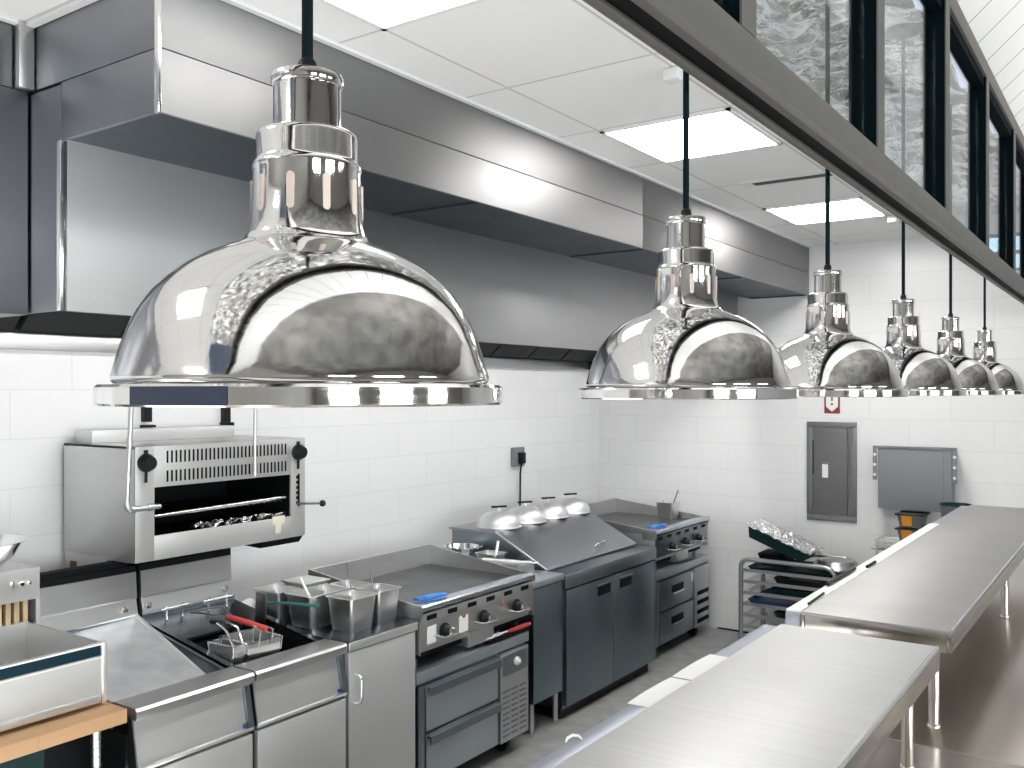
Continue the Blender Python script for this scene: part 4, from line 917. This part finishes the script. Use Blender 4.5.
# crumpled foil in the salamander mouth
m = MB(); n1, n2 = 40, 6
G_ = [[m.bm.verts.new((sx - 0.10 + 0.105 * j / n2, 2.62 + 0.52 * i / n1, 1.375 + random.uniform(0.0, 0.018) + (0.012 * math.sin(i * 0.9)) * (j > 1))) for j in range(n2 + 1)] for i in range(n1 + 1)]
for i in range(n1):
    for j in range(n2): m.bm.faces.new((G_[i][j], G_[i + 1][j], G_[i + 1][j + 1], G_[i][j + 1]))
tag(obj('foil_liner', m, M['foil'], None, 0, loc=(sx - 0.05, 2.88, 1.375)), 'crumpled foil strip in the mouth of the salamander grill', 'foil')
# gas pipes
t = thing('gas_pipe', 'pale gas pipe with an elbow beside the salamander', 'pipe', (-3.49, 2.21, 1.5))
xp = -3.49
obj('riser', MB().tube([(xp, 2.238, 2.26), (xp, 2.225, 1.94), (xp, 2.205, 1.53)], 0.0105, 14).lathe([(0.014, -0.02), (0.014, 0.02)], (xp, 2.217, 1.79), 14).lathe([(0.014, -0.02), (0.014, 0.02)], (xp, 2.210, 1.65), 14), M['alu'], t)
obj('elbow', MB().tube(arc((xp, 2.205, 1.54), (xp, 2.205, 1.505), (xp, 2.245, 1.507)), 0.015, 14), M['alu'], t)
obj('branch', MB().tube([(xp, 2.24, 1.507), (xp, 2.33, 1.509), (xp, 2.36, 1.509)], 0.011, 14).tube([(xp, 2.30, 1.508), (xp, 2.325, 1.509)], 0.015, 14).tube([(xp, 2.35, 1.509), (xp - 0.06, 2.35, 1.509)], 0.010, 10), M['alu'], t)
t = thing('hanging_rod', 'thin white rod hanging before the vent slots of the salamander', 'rod', (-3.5, 2.877, 1.63))
obj('rod', MB().tube([(-3.5, 2.877, 2.26), (-3.5, 2.877, 1.66)], 0.0075, 12), M['alu'], t)
obj('rod_tip', MB().tube([(-3.5, 2.877, 1.67), (-3.5, 2.877, 1.60)], 0.011, 12), M['alu'], t)

# ---------------------------------------------------------------- wall fittings
t = thing('wall_socket', 'grey wall socket with a plug and cable above the domes', 'socket', (XW, 6.02, 1.48))
obj('face_plate', MB().box(XW, XW + 0.035, 5.93, 6.085, 1.405, 1.56, 0.008), M['socket'], t)
pl = obj('plug', MB().box(XW + 0.035, XW + 0.075, 5.985, 6.045, 1.43, 1.52, 0.008), M['black'], t)
obj('cable', MB().tube([(XW + 0.05, 6.015, 1.44), (XW + 0.035, 6.017, 1.35), (XW + 0.03, 6.02, 1.0)], 0.0075, 8), M['black'], t)
t = thing('wall_panel_box', 'tall grey recessed wall panel with a framed door', 'wall cabinet', (-2.055, YB, 1.37))
px0, px1, pz0, pz1, pf = -2.245, -1.862, 0.985, 1.765, YB - 0.022
o = MB(); w = 0.045
o.box(px0, px1, pf, YB - 0.001, pz1 - w, pz1, 0.004).box(px0, px1, pf, YB - 0.001, pz0, pz0 + w, 0.004).box(px0, px0 + w, pf, YB - 0.001, pz0 + w, pz1 - w, 0.004).box(px1 - w - 0.02, px1, pf, YB - 0.001, pz0 + w, pz1 - w, 0.004)
obj('frame', o, M['panel_frame'], t)
dr = obj('door', MB().box(px0 + w + 0.005, px1 - w - 0.025, pf + 0.006, YB - 0.001, pz0 + w + 0.005, pz1 - w - 0.005, 0.003), M['panel_door'], t)
obj('door_label', MB().box(-2.125, -2.08, pf + 0.003, pf + 0.0065, 1.325, 1.43), M['white'], dr, label='small white label')
obj('latch', MB().box(-2.13, -2.075, pf + 0.002, pf + 0.0062, 1.432, 1.447), M['panel_frame'], dr)
obj('hinge_gap', MB().box(px0 + w, px0 + w + 0.006, pf + 0.004, pf + 0.0075, 1.35, 1.62), M['void'], dr)
t = thing('enclosure_box', 'plain grey metal enclosure with perforated ears on the far wall', 'enclosure', (-1.43, YB, 1.38))
ex0, ex1, ez0, ez1, ef = -1.675, -1.168, 1.13, 1.592, 7.20
obj('casing', MB().box(ex0, ex1, ef, YB - 0.02, ez0, ez1, 0.006), M['grey_box'], t)
obj('cover', MB().box(ex0 + 0.004, ex1 - 0.055, ef - 0.006, ef + 0.001, ez0 + 0.002, ez1 - 0.022, 0.003), M['grey_box'], t)
fl = MB().box(ex0 - 0.035, ex1 + 0.035, YB - 0.16, YB - 0.15, ez1 - 0.01, ez1 + 0.006, 0.002)
for s in (ex0 - 0.035, ex1 + 0.005): fl.box(s, s + 0.03, YB - 0.16, YB - 0.145, ez1 - 0.25, ez1, 0.003)
fp = obj('mounting_ear', fl, M['grey_box'], t)
hl = MB()
for s in (ex0 - 0.02, ex1 + 0.02):
    for k in range(3): hl.lathe([(0.011, 0), (0.011, -0.002), (0, -0.002)], (s, YB - 0.16, ez1 - 0.06 - 0.075 * k), 14, 'y')
obj('ear_hole', hl, M['white'], fp)
t = thing('wall_sign', 'small red and white arrow sign above the grey wall panel', 'sign', (-2.05, YB, 1.95))
obj('sign_plate', MB().box(-2.112, -1.992, YB - 0.006, YB - 0.001, 1.832, 2.14), M['sign_red'], t)
obj('arrow_field', MB().poly([(-2.098, 2.126), (-2.006, 2.126), (-2.006, 1.885), (-2.052, 1.845), (-2.098, 1.885)], 'y', YB - 0.008, YB - 0.0055), M['white'], t, 0)
obj('sign_text', MB().box(-2.062, -2.042, YB - 0.009, YB - 0.0075, 2.05, 2.10).box(-2.062, -2.042, YB - 0.009, YB - 0.0075, 1.98, 2.03).box(-2.060, -2.044, YB - 0.009, YB - 0.0075, 1.93, 1.96).box(-2.060, -2.044, YB - 0.009, YB - 0.0075, 1.895, 1.915), M['socket'], t)

# ---------------------------------------------------------------- sheet pan rack
ry0, ry1, rx0, rx1, rt = 6.70, 7.18, -2.55, -1.85, 0.735
t = thing('sheet_pan_rack', 'low aluminium sheet pan rack against the far wall', 'rack', (-2.2, 6.94, 0))
for y in (ry0, ry1):
    pts = [(rx0, y, 0.02)] + arc((rx0, y, rt - 0.07), (rx0, y, rt), (rx0 + 0.07, y, rt)) + arc((rx1 - 0.09, y, rt), (rx1, y, rt), (rx1, y, rt - 0.09)) + [(rx1, y, 0.02)]
    obj('end_frame', MB().tube(pts, 0.017, 14), M['alu'], t)
lev = [0.66, 0.575, 0.49, 0.405, 0.32, 0.235, 0.15]
for z in lev:
    rn = MB()
    for x in (rx0 + 0.025, rx1 - 0.025): rn.box(x - 0.02, x + 0.02, ry0, ry1, z - 0.012, z - 0.008)
    rn.box(rx0 + 0.015, rx1 - 0.015, ry0 - 0.012, ry0 - 0.006, z - 0.018, z + 0.006)
    obj('runner', rn, M['alu'], t)
obj('cross_bar', MB().tube([(rx0, ry0, 0.1), (rx0, ry1, 0.1)], 0.012, 10).tube([(rx1, ry0, 0.1), (rx1, ry1, 0.1)], 0.012, 10), M['alu'], t)
for x in (rx0, rx1):
    for y in (ry0, ry1): obj('foot', MB().tube([(x, y, 0), (x, y, 0.02)], 0.019, 12), M['black'], t)
def sheet_tray(x0, x1, z, mat, label, h=0.03):
    m = MB(); y0, y1 = ry0 + 0.005, ry1 - 0.02
    m.hexa([(x0 + 0.02, y0 + 0.02, z - 0.006), (x1 - 0.02, y0 + 0.02, z - 0.006), (x1 - 0.02, y1 - 0.02, z - 0.006), (x0 + 0.02, y1 - 0.02, z - 0.006), (x0 + 0.02, y0 + 0.02, z - 0.002), (x1 - 0.02, y0 + 0.02, z - 0.002), (x1 - 0.02, y1 - 0.02, z - 0.002), (x0 + 0.02, y1 - 0.02, z - 0.002)])
    for q in (((x0, y0), (x1, y0)), ((x1, y0), (x1, y1)), ((x1, y1), (x0, y1)), ((x0, y1), (x0, y0))):
        (a, b_), (c_, d_) = q; cx, cy = (x0 + x1) / 2, (y0 + y1) / 2
        f_ = lambda X, Y: (X + (0.02 if X < cx else -0.02), Y + (0.02 if Y < cy else -0.02))
        e_, g_ = f_(a, b_), f_(c_, d_)
        vv = [m.bm.verts.new(k) for k in ((a, b_, z + h), (c_, d_, z + h), (g_[0], g_[1], z - 0.004), (e_[0], e_[1], z - 0.004))]
        m.bm.faces.new(vv)
    tag(obj('sheet_tray', m, M[mat], None, 0, loc=((x0 + x1) / 2, 6.94, z)), label, 'tray', 'trays in the sheet pan rack')
sheet_tray(-2.50, -1.9, 0.660, 'greenblack', 'dark tray on the highest runner of the sheet pan rack', 0.022)
sheet_tray(-2.30, -1.9, 0.575, 'black', 'black tray on the second runner of the sheet pan rack', 0.045)
sheet_tray(-2.33, -1.9, 0.49, 'greenblack', 'dark green tray on the runner above the blue tray', 0.045)
sheet_tray(-2.50, -1.9, 0.405, 'blue_tray', 'blue tray in the sheet pan rack', 0.03)
sheet_tray(-2.30, -1.9, 0.32, 'greenblack', 'dark tray just below the blue tray in the rack', 0.04)
# foil-covered roasting pan tilted on top of the rack
R = Matrix.Rotation(math.radians(21), 3, 'Y')
piv = (-2.09, 6.86, 0.738)
t = thing('roasting_pan', 'foil covered roasting pan tilted on top of the sheet pan rack', 'pan', piv)
mm = MB(); a0, a1, b0, b1, zz0, zz1 = -2.56, -2.08, 6.72, 7.04, 0.738, 0.818
mm.hexa([(a0 + 0.03, b0 + 0.02, zz0), (a1 - 0.03, b0 + 0.02, zz0), (a1 - 0.03, b1 - 0.02, zz0), (a0 + 0.03, b1 - 0.02, zz0), (a0, b0, zz1), (a1, b0, zz1), (a1, b1, zz1), (a0, b1, zz1)]); mm.rot(R, piv)
obj('pan_body', mm, M['greenblack'], t, 0)
mm = MB(); n1, n2 = 26, 18
G_ = [[mm.bm.verts.new((a0 - 0.02 + (a1 - a0 + 0.04) * i / n1, b0 - 0.015 + (b1 - b0 + 0.03) * j / n2, zz1 + 0.006 + 0.035 * math.sin(PI * j / n2) * math.sin(PI * i / n1) + random.uniform(-0.007, 0.012))) for j in range(n2 + 1)] for i in range(n1 + 1)]
for i in range(n1):
    for j in range(n2): mm.bm.faces.new((G_[i][j], G_[i + 1][j], G_[i + 1][j + 1], G_[i][j + 1]))
mm.rot(R, piv)
obj('foil_cover', mm, M['foil'], t, 0, label='crumpled silver foil cover')
tag(obj('support_pan', MB().hexa([(-2.42, 6.80, 0.686), (-2.22, 6.80, 0.686), (-2.22, 7.0, 0.686), (-2.42, 7.0, 0.686), (-2.45, 6.78, 0.775), (-2.29, 6.78, 0.775), (-2.29, 7.02, 0.775), (-2.45, 7.02, 0.775)]), M['void'], None, 0, loc=(-2.3, 6.9, 0.686)), 'dark pan lying under the raised end of the roasting pan', 'pan')
tag(obj('tray_lid', MB().lathe([(0, 0.06), (0.06, 0.058), (0.13, 0.045), (0.17, 0.0), (0.175, 0.0), (0.135, 0.052), (0.06, 0.066), (0, 0.068)], (-1.93, 7.02, 0.69), 32), M['steel'], loc=(-1.93, 7.02, 0.69)), 'round steel lid on the rack beside the roasting pan', 'lid')

# ---------------------------------------------------------------- wall shelf with stacked baskets, bin
t = thing('wire_shelf', 'small wire wall shelf under the grey enclosure', 'shelf', (-1.42, 7.2, 0.9))
ws = MB()
for y in (7.06, 7.13, 7.20, 7.27): ws.tube([(-1.66, y, 0.905), (-1.275, y, 0.905)], 0.006, 8)
ws.tube([(-1.66, 7.05, 0.905), (-1.66, 7.34, 0.905)], 0.007, 8).tube([(-1.275, 7.05, 0.905), (-1.275, 7.34, 0.905)], 0.007, 8).tube([(-1.66, 7.05, 0.875), (-1.275, 7.05, 0.875)], 0.006, 8)
obj('wire_deck', ws, M['alu'], t)
obj('bracket', MB().tube([(-1.65, 7.06, 0.90), (-1.65, 7.06, 0.80), (-1.65, 7.34, 0.74)], 0.007, 8).tube([(-1.70, 7.10, 0.845), (-1.275, 7.10, 0.845)], 0.011, 8), M['alu'], t)
for k, lb in enumerate(('lower dark basket of the stack on the wire shelf, with orange packets', 'upper dark basket of the stack on the wire shelf, with orange packets')):
    zb = 0.912 + 0.105 * k
    t = thing('plastic_basket', lb, 'basket', (-1.43, 7.17, zb), 'dark baskets on the wire shelf')
    bk = MB(); X0, X1, Y0, Y1 = -1.515, -1.335, 7.08, 7.26
    ins = 0.018
    bk.hexa([(X0 + ins, Y0 + ins, zb), (X1 - ins, Y0 + ins, zb), (X1 - ins, Y1 - ins, zb), (X0 + ins, Y1 - ins, zb), (X0, Y0, zb + 0.09), (X1, Y0, zb + 0.09), (X1, Y1, zb + 0.09), (X0, Y1, zb + 0.09)])
    obj('basket_body', bk, M['panel_door'], t, 0)
    obj('basket_rim', MB().tube([(X0 - 0.008, Y0 - 0.008, zb + 0.092), (X1 + 0.008, Y0 - 0.008, zb + 0.092), (X1 + 0.008, Y1 + 0.008, zb + 0.092), (X0 - 0.008, Y1 + 0.008, zb + 0.092)], 0.007, 8, True), M['black'], t)
    obj('orange_window', MB().hexa([(X0 + 0.035, Y0 + ins - 0.002, zb + 0.01), (X0 + 0.10, Y0 + ins - 0.002, zb + 0.01), (X0 + 0.10, Y0 + ins, zb + 0.01), (X0 + 0.035, Y0 + ins, zb + 0.01), (X0 + 0.03, Y0 - 0.001, zb + 0.083), (X0 + 0.10, Y0 - 0.001, zb + 0.083), (X0 + 0.10, Y0 + 0.002, zb + 0.083), (X0 + 0.03, Y0 + 0.002, zb + 0.083)]), M['orange'], t, 0)
t = thing('waste_bin', 'dark round bin behind the far end of the far pass shelf', 'bin', (-1.10, 6.95, 1.0))
obj('bin_body', MB().lathe([(0, 0.002), (0.085, 0.0), (0.098, 0.205), (0.104, 0.210), (0.104, 0.217), (0.095, 0.215), (0.082, 0.01), (0, 0.01)], (-1.10, 6.95, 1.0), 36), M['panel_door'], t)
obj('bin_liner', MB().lathe([(0.099, 0.213), (0.106, 0.222), (0.100, 0.226), (0.088, 0.205), (0.09, 0.15), (0, 0.13)], (-1.10, 6.95, 1.0), 36), M['greenblack'], t)
bt = thing('bin_stand', 'steel stand carrying the dark bin behind the far pass shelf', 'stand', (-1.12, 6.95, 0))
obj('stand_top', MB().box(-1.26, -0.96, 6.80, 7.10, 0.97, 1.0, 0.004), M['steel'], bt)
for x in (-1.24, -0.98):
    for y in (6.82, 7.08): obj('leg', MB().tube([(x, y, 0), (x, y, 0.97)], 0.014, 10), M['steel'], bt)

# ---------------------------------------------------------------- light
w = bpy.data.worlds.new('sky'); bpy.context.scene.world = w; w.use_nodes = True
nt = w.node_tree; bg = nt.nodes['Background']
sky = nt.nodes.new('ShaderNodeTexSky'); sky.sky_type = 'NISHITA'; sky.sun_elevation = math.radians(40); sky.sun_rotation = math.radians(200); sky.sun_disc = False
nt.links.new(sky.outputs[0], bg.inputs['Color']); bg.inputs['Strength'].default_value = 0.16
def area(name, loc, sx_, sy_, power, rot=(0, 0, 0), col=(1, 1, 1)):
    l = bpy.data.lights.new(name, 'AREA'); l.shape = 'RECTANGLE'; l.size = sx_; l.size_y = sy_; l.energy = power; l.color = col
    o = bpy.data.objects.new(name, l); C.objects.link(o); o.location = loc; o.rotation_euler = rot
    return o
for (a, b_) in ops:      # daylight through the three dining windows
    area('window_daylight', (4.85, (a + b_) / 2, 1.9), b_ - a, 2.2, 200 if a < 3 else 55, (0, PI / 2, 0), (1.0, 0.985, 0.965))
for (y, pw) in ((-1.5, 20), (2.0, 30), (5.5, 26)):  # unseen upward fill lights, added to brighten the board ceiling and foil
    area('dining_uplight', (0.9, y, 2.9), 0.6, 1.6, pw, (PI, 0, 0), (1.0, 0.98, 0.95))
area('bounce_light', (-1.9, -0.6, 0.35), 1.5, 5.6, 50, (PI, 0, 0), (1.0, 0.985, 0.96))  # unseen low fill, added to lift the kitchen ceiling and ambient light

# ---------------------------------------------------------------- camera
cam = bpy.data.cameras.new('camera'); co = bpy.data.objects.new('camera', cam); C.objects.link(co)
co.location = (0, 0, 2.0); co.rotation_euler = (PI / 2, 0, math.atan2(638, 915))
cam.sensor_width = 36; cam.lens = 36 * 915 / 1024; cam.shift_y = 8 / 1024; cam.clip_start = 0.02; cam.clip_end = 100
sc = bpy.context.scene; sc.camera = co
sc.view_settings.view_transform = 'Standard'; sc.view_settings.look = 'None'; sc.view_settings.exposure = 0.75
sc.cycles.max_bounces = 12; sc.cycles.glossy_bounces = 6; sc.cycles.transparent_max_bounces = 12
sc.cycles.sample_clamp_indirect = 8
